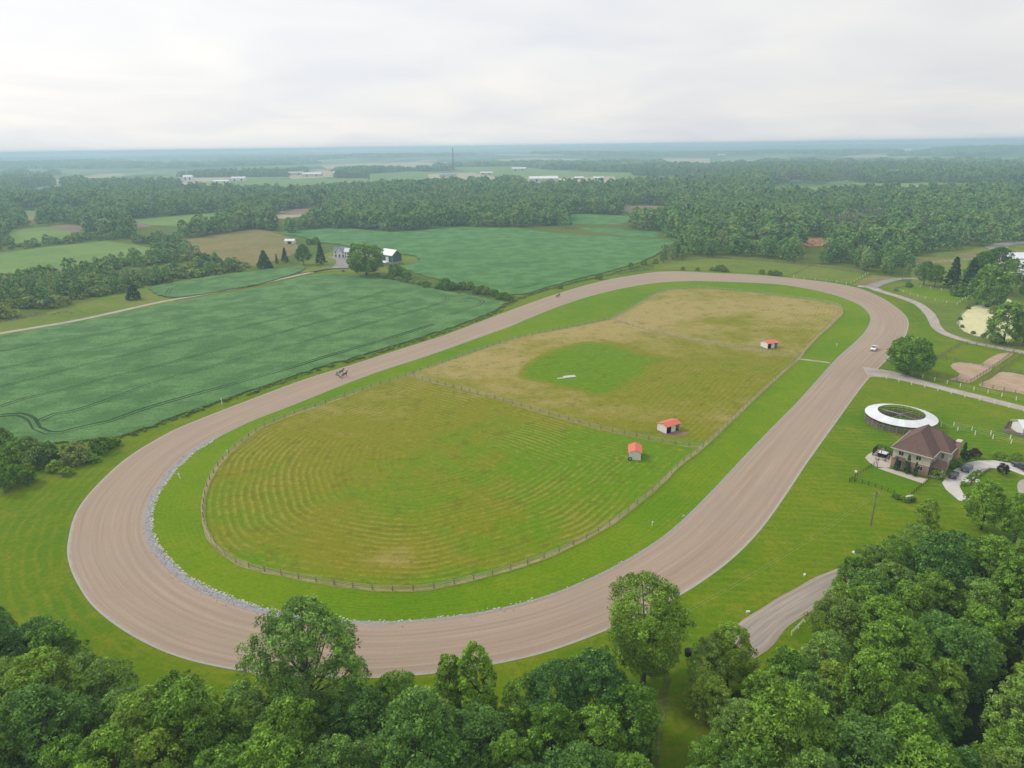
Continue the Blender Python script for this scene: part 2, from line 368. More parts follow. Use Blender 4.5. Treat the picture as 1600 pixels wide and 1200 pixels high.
def sheet(name, poly, z, m, spacing=None, skirt=0.0, attrs=None, parent=None):
    """flat ground sheet over a polygon (metres) with inner points, attributes d (distance to edge) and others"""
    poly = np.array(poly); pts = list(map(Vector, poly)); n = len(pts)
    if spacing:
        lo, hi = poly.min(0), poly.max(0)
        gx, gy = np.meshgrid(np.arange(lo[0], hi[0], spacing), np.arange(lo[1], hi[1], spacing))
        gx = gx + (np.arange(gx.shape[0]) % 2)[:, None] * spacing * .5
        gp = np.c_[gx.ravel(), gy.ravel()]; gp = gp[inside(poly, gp)]
        gp = gp[dist_to(poly, gp) > spacing * .45]
        pts += [Vector(p) for p in gp]
    V, _, Fs, *_ = delaunay_2d_cdt(pts, [(i, (i + 1) % n) for i in range(n)], [list(range(n))], 1, 1e-5)
    P = np.array([(v.x, v.y) for v in V])
    V3 = [(x, y, z) for x, y in P]; Fs = [list(f) for f in Fs]
    # faces upward
    a = P[Fs[0][0]], P[Fs[0][1]], P[Fs[0][2]]
    if np.cross(a[1] - a[0], a[2] - a[0]) < 0: Fs = [f[::-1] for f in Fs]
    if skirt:
        k = len(V3); V3 += [(x, y, z - skirt) for x, y in poly]
        idx = {(round(x, 3), round(y, 3)): i for i, (x, y) in enumerate(P)}
        for i in range(n):
            j = (i + 1) % n; p, q = idx.get((round(poly[i][0], 3), round(poly[i][1], 3))), idx.get((round(poly[j][0], 3), round(poly[j][1], 3)))
            if p is not None and q is not None: Fs.append([p, q, k + j, k + i])
    me = mesh(name, V3, Fs); P = np.array([(v[0], v[1]) for v in V3])
    d = me.attributes.new('d', 'FLOAT', 'POINT'); d.data.foreach_set('value', dist_to(poly, P).astype(np.float32) if spacing else np.zeros(len(P), np.float32))
    if attrs:
        for an, fn in attrs.items():
            a = me.attributes.new(an, 'FLOAT', 'POINT'); a.data.foreach_set('value', fn(P).astype(np.float32))
    o = link(name, me, m, parent); return tag(o, kind='structure') if parent is None else o
def ribbon(name, A, Bp, z, m, nu=1, kind='structure', parent=None, closed=False):
    A, Bp = np.array(A), np.array(Bp); n = len(A)
    V = []
    for i in range(n):
        for k in range(nu + 1):
            p = A[i] + (Bp[i] - A[i]) * k / nu; V.append((p[0], p[1], z))
    L = np.r_[0, np.cumsum(np.linalg.norm(np.diff((A + Bp) / 2, axis=0), axis=1))]
    Fs = []; uv = []
    for i in range(n - 1):
        for k in range(nu):
            a = i * (nu + 1) + k; f = [a, a + 1, a + nu + 2, a + nu + 1]
            q = [(k / nu, L[i]), ((k + 1) / nu, L[i]), ((k + 1) / nu, L[i + 1]), (k / nu, L[i + 1])]
            p0, p1, p2 = (np.array(V[f[j]][:2]) for j in range(3))
            if np.cross(p1 - p0, p2 - p0) < 0: f = f[::-1]; q = q[::-1]
            Fs.append(f); uv += q
    me = mesh(name, V, Fs); u = me.uv_layers.new(name='uv'); u.data.foreach_set('uv', np.array(uv, np.float32).ravel())
    o = link(name, me, m, parent)
    return tag(o, kind=kind) if parent is None else o
def road(name, px_pts, width, z, m, step=3.0, parent=None):
    C = catmull(GP(px_pts), step, False); T = np.gradient(C, axis=0); T /= np.linalg.norm(T, axis=1)[:, None]; Nn = np.c_[-T[:, 1], T[:, 0]]
    w = np.interp(np.linspace(0, 1, len(C)), np.linspace(0, 1, len(width)), width) if hasattr(width, '__len__') else np.full(len(C), width)
    w = w * (1 + .06 * np.sin(np.arange(len(C)) * .9) * np.sin(np.arange(len(C)) * .37))
    return ribbon(name, C - Nn * w[:, None] / 2, C + Nn * w[:, None] / 2, z, m, 2, parent=parent)

# ------------------------------------------------------------------ the ground to the horizon
def ridge(x, y):
    r = np.hypot(x, y); a = np.arctan2(x, y)
    h = 42 + 16 * np.sin(a * 7 + 1.2) + 9 * np.sin(a * 17 + .3) + 5 * np.sin(a * 41) + 12 * np.clip(a * 1.6, -1, 1)
    h2 = 17 + 9 * np.sin(a * 9 + 2.0) + 5 * np.sin(a * 23)
    s = np.clip((r - 8200) / 3000, 0, 1); s = s * s * (3 - 2 * s)
    s2 = np.exp(-((r - 5600) / 700) ** 2)
    return h * s * .78 + np.maximum(h2, 0) * s2
rs = np.r_[0, np.arange(40, 1200, 60), np.geomspace(1200, 12500, 46)]
V, Fs = [], []; K = 220
for r in rs:
    for k in range(K):
        a = 2 * math.pi * k / K; x, y = r * math.sin(a), r * math.cos(a); V.append((x, y, -.06 + float(ridge(np.array(x), np.array(y)))))
for i in range(len(rs) - 1):
    for k in range(K): Fs.append((i * K + k, (i + 1) * K + k, (i + 1) * K + (k + 1) % K, i * K + (k + 1) % K))
def ground_col(n):
    p = n.pos(); x, y, _ = n.xyz(p)
    near = grass((.085, .145, .015), (.13, .165, .02), (.20, .18, .05), .5, None, patch=.008)(n)[0]
    vo = n.new('ShaderNodeTexVoronoi'); vo.inputs['Scale'].default_value = .0021; vo.inputs['Randomness'].default_value = .85
    n.set(vo.inputs['Vector'], n.map(p, (1, .75, 1), rad(20)))
    h = n.xyz(vo.outputs['Color'])[0]
    c = n.mix(n.step(h, .3, .5), (.07, .14, .045), (.17, .26, .08)); c = n.mix(n.step(h, .72, .8), c, (.42, .38, .26))
    c = n.mix(n.step(n.noise(p, .004, 4, .6), .50, .60), c, (.05, .10, .035))
    dist = n.m('SQRT', n.m('ADD', n.m('MULTIPLY', x, x), n.m('MULTIPLY', y, y)))
    return n.mix(n.step(dist, 900, 1400), near, c)
mat('ground_all', ground_col, bump=None)
tag(link('ground', mesh('ground', V, Fs, True), 'ground_all'), kind='structure')

# ------------------------------------------------------------------ racetrack, traced edge by edge
OUT = [  # sections between matching stations, clockwise in the photograph from the left end
 [(104.5,866),(107,840),(117,803),(140,770),(180,730),(210,707),(240,689),(275,670),(312,655),(350,640),(400,621),(450,602),(500,585),(550,570)],
 [(550,570),(600,554),(650,538),(700,522),(760,499),(800,484),(850,466),(900,450),(950,437),(990,430),(1025,425),(1065,424),(1100,426)],
 [(1100,426),(1150,428),(1200,431),(1250,436),(1300,442),(1340,450),(1375,464),(1400,480),(1415,493),(1420,505)],
 [(1420,505),(1416,523),(1404,542),(1390,558),(1372,576),(1355,594),(1335,620),(1310,655),(1287,687),(1262,722)],
 [(1262,722),(1237,760),(1210,800),(1187,830),(1160,859),(1133,883),(1100,907),(1067,928),(1000,963),(930,992),(883,1010),(833,1025),(783,1036),(683,1052),(600,1059)],
 [(600,1059),(567,1060),(480,1058),(420,1054),(367,1047),(300,1033),(250,1016),(200,990),(167,967),(143,946),(127,923),(113,897),(104.5,866)]]
INN = [
 [(236,818),(238,797),(245,775),(258,755),(275,733),(300,709),(330,690),(355,676),(400,655),(450,636),(500,616),(550,596)],
 [(550,596),(600,578),(650,562),(700,545),(750,527),(800,509),(825,498),(875,478),(925,462),(975,450),(1025,442),(1075,439),(1100,439.3)],
 [(1100,439.3),(1125,440),(1200,443),(1250,449),(1300,460),(1338,474),(1355,487),(1360,500)],
 [(1360,500),(1352,517),(1335,535),(1310,557),(1285,584),(1262,610),(1237,637),(1212,662),(1175,700)],
 [(1175,700),(1145,732),(1112,767),(1080,799),(1060,818),(1033,840),(983,872),(933,898),(867,926),(800,946),(733,959),(667,967),(600,971)],
 [(600,971),(533,968),(487,963),(413,951),(367,936),(333,922),(300,906),(267,878),(247,853),(239,836),(236,818)]]
FEN = [
 [(317,800),(320,772),(335,737),(362,705),(400,674),(425,661),(475,642),(525,625),(575,607)],
 [(575,607),(625,592),(650,582),(700,565),(750,547),(800,531),(825,525),(875,515),(925,505),(955,499),(975,489),(1000,474),(1030,457),(1050,452.5),(1100,451)],
 [(1100,451),(1150,455),(1200,460),(1225,464),(1275,470),(1308,477),(1316,489),(1307,500)],
 [(1307,500),(1285,520),(1267,537),(1245,564),(1225,580),(1200,604),(1175,626),(1130,670),(1097,700)],
 [(1097,700),(1062,727),(1025,763),(983,798),(933,832),(867,865),(800,889),(733,907),(667,921),(610,923)],
 [(610,923),(567,920),(500,910),(433,897),(383,885),(350,867),(330,846),(320,822),(317,800)]]
NS = [70, 70, 60, 60, 70, 50]
def loop(secs):
    full = [p for s in secs for p in s[:-1]]; marks = np.cumsum([0] + [len(s) - 1 for s in secs])
    g = [np.array(p) for p in GP(full)]
    outp = []
    dense = catmull(g, 2.0, True)
    # find the station indices on the dense loop
    st = [int(np.argmin(np.linalg.norm(dense - g[m % len(g)], axis=1))) for m in marks[:-1]] + [len(dense)]
    for i in range(len(secs)):
        a, b = st[i], st[i + 1]
        seg = dense[a:b] if b < len(dense) else np.vstack([dense[a:], dense[:1]])
        if b < len(dense): seg = dense[a:b + 1]
        outp.append(resample(seg, NS[i] + 1)[:-1])
    P = np.vstack(outp)
    for _ in range(3): P = .5 * P + .25 * (np.roll(P, 1, 0) + np.roll(P, -1, 0))
    return np.vstack([P, P[:1]])
Lo, Li, Lf = loop(OUT), loop(INN), loop(FEN)
tang = np.roll(Lo[:-1], -1, 0) - np.roll(Lo[:-1], 1, 0); tang /= np.linalg.norm(tang, axis=1)[:, None]
nrm = np.c_[-tang[:, 1], tang[:, 0]]; cen = Lo.mean(0)
if np.mean(np.sum(nrm * (Lo[:-1] - cen), 1)) < 0: nrm = -nrm
Lx = Lo[:-1] + nrm * 42; Lx = np.vstack([Lx, Lx[:1]])
ribbon('lawn', Lo, Lx, 0.0, 'lawn_outer', 4)
TRACK_LEN = float(np.sum(np.linalg.norm(np.diff((Lo + Li) / 2, axis=0), axis=1)))
mat('track', trackmat, bump=(.35, .08), rough=.92)
rt = ribbon('racetrack', Lo, Li, 0.012, 'track', 10)
gq = np.array([to_px(*p) for p in Li]); gmv = np.where((gq[:, 0] < 480) & (gq[:, 1] > 680), 1.0, np.clip(1 - (gq[:, 0] - 480) / 260, .3, 1) * (gq[:, 1] > 800) + .3 * (gq[:, 1] <= 800))
at = rt.data.attributes.new('gm', 'FLOAT', 'POINT'); at.data.foreach_set('value', np.repeat(gmv, 11).astype(np.float32))
ribbon('lawn_verge', Li, Lf, 0.004, 'lawn_ring', 4)

# ------------------------------------------------------------------ three paddocks inside the oval
def near_i(L, p): return int(np.argmin(np.linalg.norm(L[:-1] - np.array(G(*p)), axis=1)))
i1a, i1b = near_i(Lf, (637, 587)), near_i(Lf, (1097, 700)); i2a, i2b = near_i(Lf, (957, 499)), near_i(Lf, (1250, 560))
F1 = [(637, 587), (725, 610), (800, 631), (900, 660), (975, 679), (1050, 694), (1097, 700)]
F2 = [(957, 499), (1025, 519), (1100, 535), (1200, 552), (1250, 560)]
D1, D2 = catmull(GP(F1), 4, False), catmull(GP(F2), 4, False)
D1[0], D1[-1], D2[0], D2[-1] = Lf[i1a], Lf[i1b], Lf[i2a], Lf[i2b]
def cyc(a, b):
    r = []; i = a
    while i != b: r.append(Lf[i]); i = (i + 1) % (len(Lf) - 1)
    return r + [Lf[b]]
S_poly = np.array(cyc(i1b, i1a) + list(D1[1:-1]))                                # near paddock
M_poly = np.array(cyc(i1a, i2a) + list(D2[1:-1]) + cyc(i2b, i1b) + list(D1[::-1][1:-1]))
N_poly = np.array(cyc(i2a, i2b) + list(D2[::-1][1:-1]))
TINT = [  # photo x, y, radius x, radius y, tint (-1 dry straw, +1 fresh green)
 (560,690,170,60,-.25),(470,850,70,40,-.05),(620,770,60,40,.5),(760,700,120,60,.45),(950,720,120,50,1.0),(1040,712,50,20,1.0),(600,870,90,30,-.45),
 (830,800,150,50,.35),(430,760,70,40,.15),(370,810,50,60,.2),(540,650,120,30,-.55),(800,850,100,20,.3),(700,905,160,12,.7),(400,880,80,12,.7),(690,810,120,40,.1),
 (760,600,120,40,-.5),(900,510,120,16,-1.0),(1030,545,60,25,-.35),(720,560,90,16,-1.0),(1100,600,120,45,.25),(1150,640,40,30,-.3),(1000,650,120,20,-.5),(900,640,100,20,-.25),(1060,660,30,20,.2),(1030,570,60,15,-.1),
 (1130,480,150,20,-.65),(1000,490,40,16,-.8),(1240,480,60,14,-.6),(1170,545,90,10,-.3),(1150,497,50,10,.15),(1290,500,30,30,-.3),(1080,465,100,8,-.2)]
GREEN = [(822,572),(850,556),(885,543),(920,535),(955,540),(990,552),(1010,556),(1035,562),(1000,580),(970,598),(940,616),(880,603),(817,588)]
def tint(P):
    q = np.array([to_px(x, y) for x, y in P]); t = np.full(len(P), -.08); w = np.ones(len(P)) * .25; t *= .25
    for x, y, rx, ry, v in TINT:
        k = np.exp(-((q[:, 0] - x) / rx) ** 2 - ((q[:, 1] - y) / ry) ** 2); t += k * v; w += k
    t = t / w
    gp = np.array(GP(GREEN)); ins = inside(gp, P); d = dist_to(gp, P)
    soft = np.where(q[:, 0] > 950, 14.0, 5.0)
    k = np.where(ins, np.clip(.5 + d / soft, 0, 1), np.clip(.5 - d / soft, 0, 1))
    return t * (1 - k) + 1.15 * k
for nm, poly, sp, sa_, dt_ in (('paddock_turf_near', S_poly, 2.2, 1.0, .22), ('paddock_turf_middle', M_poly, 2.4, .38, -.05), ('paddock_turf_far', N_poly, 3.5, .3, -.15)):
    def stripe_amount(P, poly=poly, k=sa_): return k * (1 - .75 * np.clip((dist_to(poly, P) - 24) / 10, 0, 1))
    sheet(nm, poly, .008, 'paddock_turf', sp, attrs=dict(tint=lambda P, a=dt_: tint(P) + a, sa=stripe_amount))

def strip(P, w, z, name):
    P = np.array(P); T = np.gradient(P, axis=0); T /= np.linalg.norm(T, axis=1)[:, None]; Nn = np.c_[-T[:, 1], T[:, 0]]
    ww = w * (1 + .35 * np.sin(np.arange(len(P)) * .7) * np.sin(np.arange(len(P)) * .29 + 1))[:, None]
    return ribbon(name, P - Nn * ww / 2, P + Nn * ww / 2, z, 'straw')
strip(Lf, .95, .016, 'unmown_strip'); strip(D1, .8, .018, 'unmown_strip'); strip(D2, .8, .019, 'unmown_strip')
# ------------------------------------------------------------------ fields and lawns beyond the oval
def pxsheet(name, pts, z, m, smooth=4.0, spacing=None, skirt=0.0):
    g = GP(pts)
    if smooth: g = catmull(g, smooth, True)
    return sheet(name, g, z, m, spacing, skirt)
rl = pxsheet('lawn_by_house', [(1420,520),(1445,500),(1480,525),(1600,556),(1700,580),(1900,760),(1900,1000),(1500,1000),(1300,1010),(1150,1010),(1060,1040),(1000,1060),(990,975),(1067,930),(1133,885),(1187,832),(1237,762),(1287,689),(1335,622),(1372,578),(1400,548)], .0005, 'lawn_right', 0)
pxsheet('front_yard_lawn', [(1329,752),(1369,727),(1385,733),(1442,756),(1450,752),(1424,774),(1397,772),(1366,761)], .006, 'lawn_yard', 0)
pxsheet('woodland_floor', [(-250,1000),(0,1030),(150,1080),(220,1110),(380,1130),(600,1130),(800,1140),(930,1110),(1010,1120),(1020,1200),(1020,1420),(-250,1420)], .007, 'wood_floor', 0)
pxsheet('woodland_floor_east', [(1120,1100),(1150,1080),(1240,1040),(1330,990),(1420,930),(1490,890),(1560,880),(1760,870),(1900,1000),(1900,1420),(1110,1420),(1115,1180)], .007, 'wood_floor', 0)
# big soybean field between track and lane
SOYA = [(-160,800),(-60,720),(20,694),(100,692),(175,686),(200,680),(250,661),(300,643),(350,625),(400,609),(450,592),(500,575),(550,561),(600,546),(650,531),(725,506),(770,488),(792,474),(750,466),(675,452),(612,439),(575,434),(545,430),(520,429),(475,433),(400,452),(250,478),(150,499),(0,527),(-160,556)]
SOYB = [(232,452),(240,458),(255,464),(275,466),(320,460),(400,446),(450,432),(474,423),(477,417),(440,418),(400,424),(330,433),(275,442),(240,448)]
SOYC = [(428,364),(470,370),(500,379),(540,384),(580,393),(622,396),(648,400),(657,407),(648,413),(626,417),(650,428),(700,441),(750,452),(797,462),(822,460),(850,451),(900,437),(950,425),(1000,411),(1030,396),(1062,380),(1040,375),(975,371),(875,366),(800,357),(700,355),(650,361),(612,364),(525,356),(470,360)]
def ragged(pts, amp=.6):
    g = np.array(GP(pts)); o = []
    for i in range(len(g)):
        a, c = g[i], g[(i + 1) % len(g)]; L = np.linalg.norm(c - a); k = max(1, int(L / 3.0)); nn_ = np.array([-(c - a)[1], (c - a)[0]]) / (L + 1e-9)
        for j in range(k): o.append(a + (c - a) * j / k + nn_ * RNG.normal(0, amp) * (j > 0))
    return o
sheet('soybean_field', ragged(SOYA), .65, 'soy', None, .65)
sheet('soybean_field_small', ragged(SOYB), .65, 'soy', None, .65)
sheet('soybean_field_far', ragged(SOYC), .65, 'soy_far', None, .65)
# tractor passes: pairs of pressed wheel gaps, their shade painted as dark ribbons on the crop
def wheel_pass(px_pts, gap=2.0, w=.55, z=.68):
    C = catmull(GP(px_pts), 4, False); T = np.gradient(C, axis=0); T /= np.linalg.norm(T, axis=1)[:, None]; Nn = np.c_[-T[:, 1], T[:, 0]]
    for s in (-1, 1):
        ww = 1.5 * w * (.6 + .4 * np.sin(np.arange(len(C)) * .31 + s) * np.sin(np.arange(len(C)) * .13 + 2 * s))[:, None]
        c = C + Nn * gap * .5 * s; tag(ribbon('wheel_rut', c - Nn * ww / 2, c + Nn * ww / 2, z, 'soy_gap_shade'), kind='structure')
wheel_pass([(0,652),(30,650),(50,658),(58,672),(75,679),(95,679),(130,670),(175,660),(215,645),(275,627),(340,609),(400,592),(460,575),(520,556),(600,533),(680,508)], w=.9)
wheel_pass([(0,638),(40,625),(85,615),(150,598),(210,583),(270,568),(340,549),(400,532),(480,510),(560,490),(640,470)])
wheel_pass([(62,660),(85,650),(115,645),(150,634),(210,612),(250,598),(330,575),(400,556),(480,534),(560,512),(640,490),(690,475),(700,466),(690,462)])
wheel_pass([(0,607),(60,592),(120,576),(200,556),(300,532),(400,508),(500,484),(580,464),(608,452),(600,446)], w=.45)
wheel_pass([(0,578),(70,564),(180,540),(300,512),(420,486),(520,462)], w=.4)
wheel_pass([(0,551),(60,540),(110,533),(200,515),(320,490)], w=.45)
wheel_pass([(262,460),(268,452),(278,449),(281,446)], w=.6)
wheel_pass([(800,452),(825,449),(838,446),(845,443)], w=.7); wheel_pass([(690,420),(760,415),(860,409)], w=.4); wheel_pass([(980,384),(1010,380),(1030,378)], w=.5)
wheel_pass([(730,467),(752,471),(748,478),(700,494)], w=.6)
# rough strips
pxsheet('field_margin', [(798,474),(830,462),(880,448),(930,436),(985,426),(1022,421),(1022,410),(1005,413),(955,427),(900,439),(850,453),(800,467)], .02, 'weeds', 0)
pxsheet('hedge_bank', [(560,436),(612,441),(680,455),(760,470),(800,478),(815,466),(797,460),(740,450),(680,438),(640,427),(610,420),(575,424)], .018, 'weeds', 0)
pxsheet('farmyard_grass', [(430,425),(470,412),(500,400),(520,392),(600,396),(650,402),(655,408),(625,418),(600,430),(575,436),(545,433),(520,424),(478,426)], .03, 'lawn_far', 0)
pxsheet('lane_verge', [(-60,520),(0,505),(60,492),(100,480),(160,466),(200,456),(232,446),(246,462),(275,470),(400,449),(480,430),(520,424),(540,424),(520,432),(400,456),(250,482),(120,508),(0,532),(-60,545)], .014, 'lawn_far', 0)
for i, (nm, m, pts) in enumerate([
  ('hay_field', 'crop_pale', [(-40,398),(0,396),(80,385),(162,377),(210,382),(250,390),(217,401),(170,410),(112,421),(50,427),(0,433),(-40,436)]),
  ('hay_field', 'crop_pale', [(200,343),(280,337),(350,331),(358,338),(320,347),(275,353),(235,352),(215,348)]),
  ('bare_field', 'soil', [(198,345),(215,348),(238,354),(212,356)]),
  ('hay_field', 'crop_pale', [(10,372),(20,359),(70,355),(112,362),(108,372),(60,378),(20,380)]),
  ('bare_field', 'soil', [(72,355),(105,351),(135,354),(132,363),(112,362)]),
  ('dry_meadow', 'meadow', [(285,376),(330,368),(400,357),(440,366),(462,378),(470,392),(440,404),(400,416),(360,413),(320,402),(296,392)]),
  ('dry_meadow', 'meadow', [(36,342),(52,335),(62,343),(50,352),(38,352)]),
  ('bare_field', 'crop_tan', [(425,340),(440,330),(472,331),(474,338),(440,342)]),
  ('bare_field', 'soil', [(430,334),(470,325),(505,324),(512,328),(480,335),(450,336)]),
  ('soybean_strip', 'soy_far', [(884,336),(900,334),(990,338),(985,344),(968,351),(905,350),(886,351)]),
  ('soybean_strip', 'soy_far', [(902,356),(960,357),(1025,362),(1032,366),(1026,371),(985,370),(930,363)]),
  ('bare_field', 'soil', [(970,324),(1000,321),(1042,323),(1040,328),(1010,333),(985,333),(972,329)]),
  ('grass_paddock', 'lawn_far', [(1028,421),(1050,412),(1078,406),(1125,404),(1200,409),(1280,417),(1350,427),(1322,444),(1260,434),(1200,427),(1100,423)]),
  ('grass_paddock', 'meadow', [(1330,446),(1362,430),(1395,433),(1410,436),(1380,444),(1362,449)]),
  ('farm_ground', 'lawn_far', [(1424,440),(1422,402),(1470,394),(1520,389),(1570,384),(1760,380),(1900,470),(1900,600),(1600,556),(1500,530),(1462,505),(1440,478),(1400,458),(1380,448)]),
  ('dry_paddock', 'meadow', [(1424,410),(1450,402),(1500,404),(1490,410),(1440,415)]),
  ('dry_paddock', 'meadow', [(1490,398),(1555,388),(1600,392),(1650,402),(1560,405),(1505,405)]),
  ('green_paddock', 'lawn_ring', [(1400,453),(1422,446),(1516,461),(1495,475),(1450,468)]),
  ('red_earth_mound', 'red_soil', [(1250,377),(1262,370),(1285,374),(1297,378),(1292,384),(1265,386),(1254,382)]),
  ('clearing', 'crop_pale', [(1205,292),(1280,292),(1345,288),(1346,296),(1290,299),(1206,299)]),
 ]):
    o = pxsheet(nm, pts, .03 + .004 * i, m, 0)
# ------------------------------------------------------------------ lanes and drives
road('lane', [(-60,534),(0,521),(125,499.5),(250,472),(330,458),(400,444.5),(475,428),(512,421),(530,419.5),(545,419),(562,418)], [4.2, 4.2, 4.0, 4.0], .030, 'gravel_road')
road('farm_drive', [(531,419),(534,412),(532,406),(526,403),(516,401)], [13, 8, 6], .036, 'grey_road', 1.5)
road('farm_drive', [(532,408),(538,405),(548,403),(560,402)], [5, 5, 6], .041, 'grey_road', 1.5)
road('stable_lane', [(1340,447),(1362,449.5),(1372,454),(1405,464),(1432,474),(1448,486),(1457,498),(1463,511),(1478,522),(1512,533.5),(1550,542),(1600,551),(1700,570)], [6, 5, 5, 4.6, 4.4, 4.2], .134, 'gravel_road')
road('stable_lane', [(1358,449.5),(1375,443),(1400,436.5),(1425,435.5),(1450,437)], [8, 6, 5], .144, 'grey_road')
road('house_lane', [(1352,581),(1366,582),(1390,585),(1425,594),(1475,607),(1525,619.5),(1600,638.5),(1720,668)], [13, 7.5, 5, 5, 5, 5, 5], .038, 'gravel_road')
road('wood_road', [(1152,1010),(1172,998),(1200,972),(1245,942),(1300,912),(1352,889)], [7.5, 6.5, 6, 6, 6], .031, 'wood_road', 2)
road('far_track', [(1556,385),(1562,390),(1580,396),(1620,402)], [16, 14, 12], .12, 'grey_road')
road('far_track', [(1556,386),(1570,381.5),(1600,379),(1640,378)], [12, 12, 12], .13, 'grey_road')
road('dirt_trail', [(1045,1058),(1036,1085),(1034,1120),(1028,1160),(1024,1200),(1020,1290)], [1.2, 1.6, 1.1, .9, .9, .9], .02, 'rough', 1.5)
road('paddock_crossing', [(1245,560.5),(1275,564),(1297,567)], [1.6, 1.6, 1.6], .02, 'gravel_road', 1)
pxsheet('concrete_drive', [(1509,723),(1530,719.5),(1556,719.5),(1577,723),(1600,736),(1640,757),(1640,767),(1600,743),(1574,733),(1547,731),(1520,737),(1506,750),(1499,760),(1505,771),(1520,785),(1498,782),(1478,765),(1472,755),(1477,747),(1490,735)], .030, 'concrete', 0)
pxsheet('turning_circle', [(1590,765),(1602,748),(1660,752),(1690,790),(1620,800)], .034, 'gravel_road', 2)
pxsheet('garden_path', [(1371.6,732),(1383,730.4),(1450,749),(1443,756)], .026, 'paving', 0)
pxsheet('patio', [(1351.5,715),(1356,710),(1364,706),(1380,700),(1394,714),(1390,731),(1369,729.5),(1358,722.5)], .022, 'paving', 0)
for i, pts in enumerate([[(1485,572),(1500,566),(1549,574),(1533,588),(1511,599),(1484,593),(1497,588),(1500,584)],
                         [(1532,570),(1560,553),(1583,552),(1570,562),(1551,574)],
                         [(1530,603),(1548,592),(1566,581),(1600,586),(1640,592),(1700,625),(1640,624),(1600,616)]]):
    pxsheet('sand_patch', pts, .024 + .004 * i, 'sand', 3.0)
pxsheet('pond', [(1498,505),(1503,493),(1512,484),(1530,475),(1552,470),(1580,470),(1580,530),(1530,526),(1505,517)], .15, 'pond_scum', 2.0)
pxsheet('pond_water', [(1538,478),(1550,472.5),(1560,476),(1556,481),(1544,481)], .16, 'water', 2.0)

# ------------------------------------------------------------------ fences
POST = {}
def post_mesh(h, w, m):
    k = (h, w, m)
    if k not in POST:
        b = B(); a = w / 2; b.box(-a, a, -a, a, -.05, h); b.V[4:8] = [(x * .8, y * .8, z) for x, y, z in b.V[4:8]]
        POST[k] = mesh('post', b.V, b.F); POST[k].materials.append(MATS[m])
    return POST[k]
def fence(path, spacing, h, w, pm, rails, rm, label, group=None, cat='fence', rail_h=.085, rail_t=.05, name='fence', z0=0.0):
    P = np.array(path); L = np.r_[0, np.cumsum(np.linalg.norm(np.diff(P, axis=0), axis=1))]
    n = max(2, int(round(L[-1] / spacing)) + 1); Q = resample(P, n)
    root = empty(name, (Q[0][0], Q[0][1], z0), 0, label, cat, group)
    me = post_mesh(h, w, pm); o0 = Q[0]
    for i, q in enumerate(Q):
        o = bpy.data.objects.new('post', me); COL.objects.link(o); o.parent = root
        o.location = (q[0] - o0[0], q[1] - o0[1], 0); o.rotation_euler = (RNG.normal(0, .02), RNG.normal(0, .02), RNG.uniform(0, .5))
    for zr in rails:
        V, Fs = [], []
        for i, q in enumerate(Q):
            t = Q[min(i + 1, n - 1)] - Q[max(i - 1, 0)]; t = t / (np.linalg.norm(t) + 1e-9); s = np.array([-t[1], t[0]]) * (w / 2 + rail_t / 2)
            for a, b in ((-1, -1), (1, -1), (1, 1), (-1, 1)):
                p = q - o0 + s + np.array([-t[1], t[0]]) * a * rail_t / 2; V.append((p[0], p[1], zr + b * rail_h / 2))
        for i in range(n - 1):
            for j in range(4): Fs.append((4 * i + j, 4 * i + (j + 1) % 4, 4 * i + 4 + (j + 1) % 4, 4 * i + 4 + j))
        link('rail', mesh('rail', V, Fs), rm, root)
    return root
board = dict(rails=(.45, .85, 1.22), rm='wood_grey')
fence(cyc(i1b, i1a), 4.2, 1.4, .2, 'wood_post', label='long weathered board fence curving round the near striped paddock', **board)
fence(cyc(i1a, i2a), 4.2, 1.4, .2, 'wood_post', label='board fence of the middle paddock facing the soybean field', **board)
fence(cyc(i2b, i1b), 4.2, 1.4, .2, 'wood_post', label='board fence of the middle paddock facing the wide home straight', **board)
fence(cyc(i2a, i2b), 4.5, 1.4, .2, 'wood_grey', label='board fence round the far straw coloured paddock by the top bend', **board)
fence(D1, 4.0, 1.4, .18, 'wood_post', label='straight fence dividing the near paddock from the middle paddock', **board)
fence(D2, 4.0, 1.4, .18, 'wood_grey', label='straight fence dividing the middle paddock from the far paddock', **board)
rope = dict(rails=(.7, 1.25), rm='white_paint', rail_h=.018, rail_t=.018)
def wf(px_pts, sp, label): return fence(GP(px_pts), sp, 1.45, .2, 'white_paint', label=label, group='white post fences', **rope)
wf([(1425,585),(1446,591.5),(1490,602.5),(1540,614),(1591,626.5),(1660,643)], 4.6, 'white post fence on the paddock side of the gravel lane to the house')
wf([(1385,592),(1420,600),(1452,607),(1500,619),(1554,631),(1600,643)], 4.6, 'white post fence on the lawn side of the gravel lane to the house')
wf([(1470,667),(1503,675),(1543,684),(1584,694),(1640,706)], 5, 'lower of two white post fences running right from the round pen')
wf([(1490,666),(1528,675),(1567,684),(1610,693)], 5, 'upper of two white post fences running right from the round pen')
wf([(1400,454),(1450,468.5),(1495,476),(1517,461),(1422,446.5)], 6, 'white post fence round the small green paddock above the curving lane')
wf([(1240,434),(1300,440),(1326,444.5),(1340,437),(1356,428)], 7, 'white post fence at the end of the grass strip behind the top bend')
fence(GP([(1035,417),(1078,405.5),(1125,403.5),(1200,408.5),(1280,416.5),(1352,427)]), 7, 1.4, .2, 'wood_grey', (.8, 1.25), 'wood_grey', 'wire fence between the far woods and the grass strip behind the top bend')
fence(GP([(1237,431),(1267,416)]), 5, 1.4, .2, 'wood_post', (.8, 1.25), 'wood_post', 'short cross fence in the grass strip behind the top bend')
dk = dict(rails=(.45, .85, 1.25), rm='wood_post')
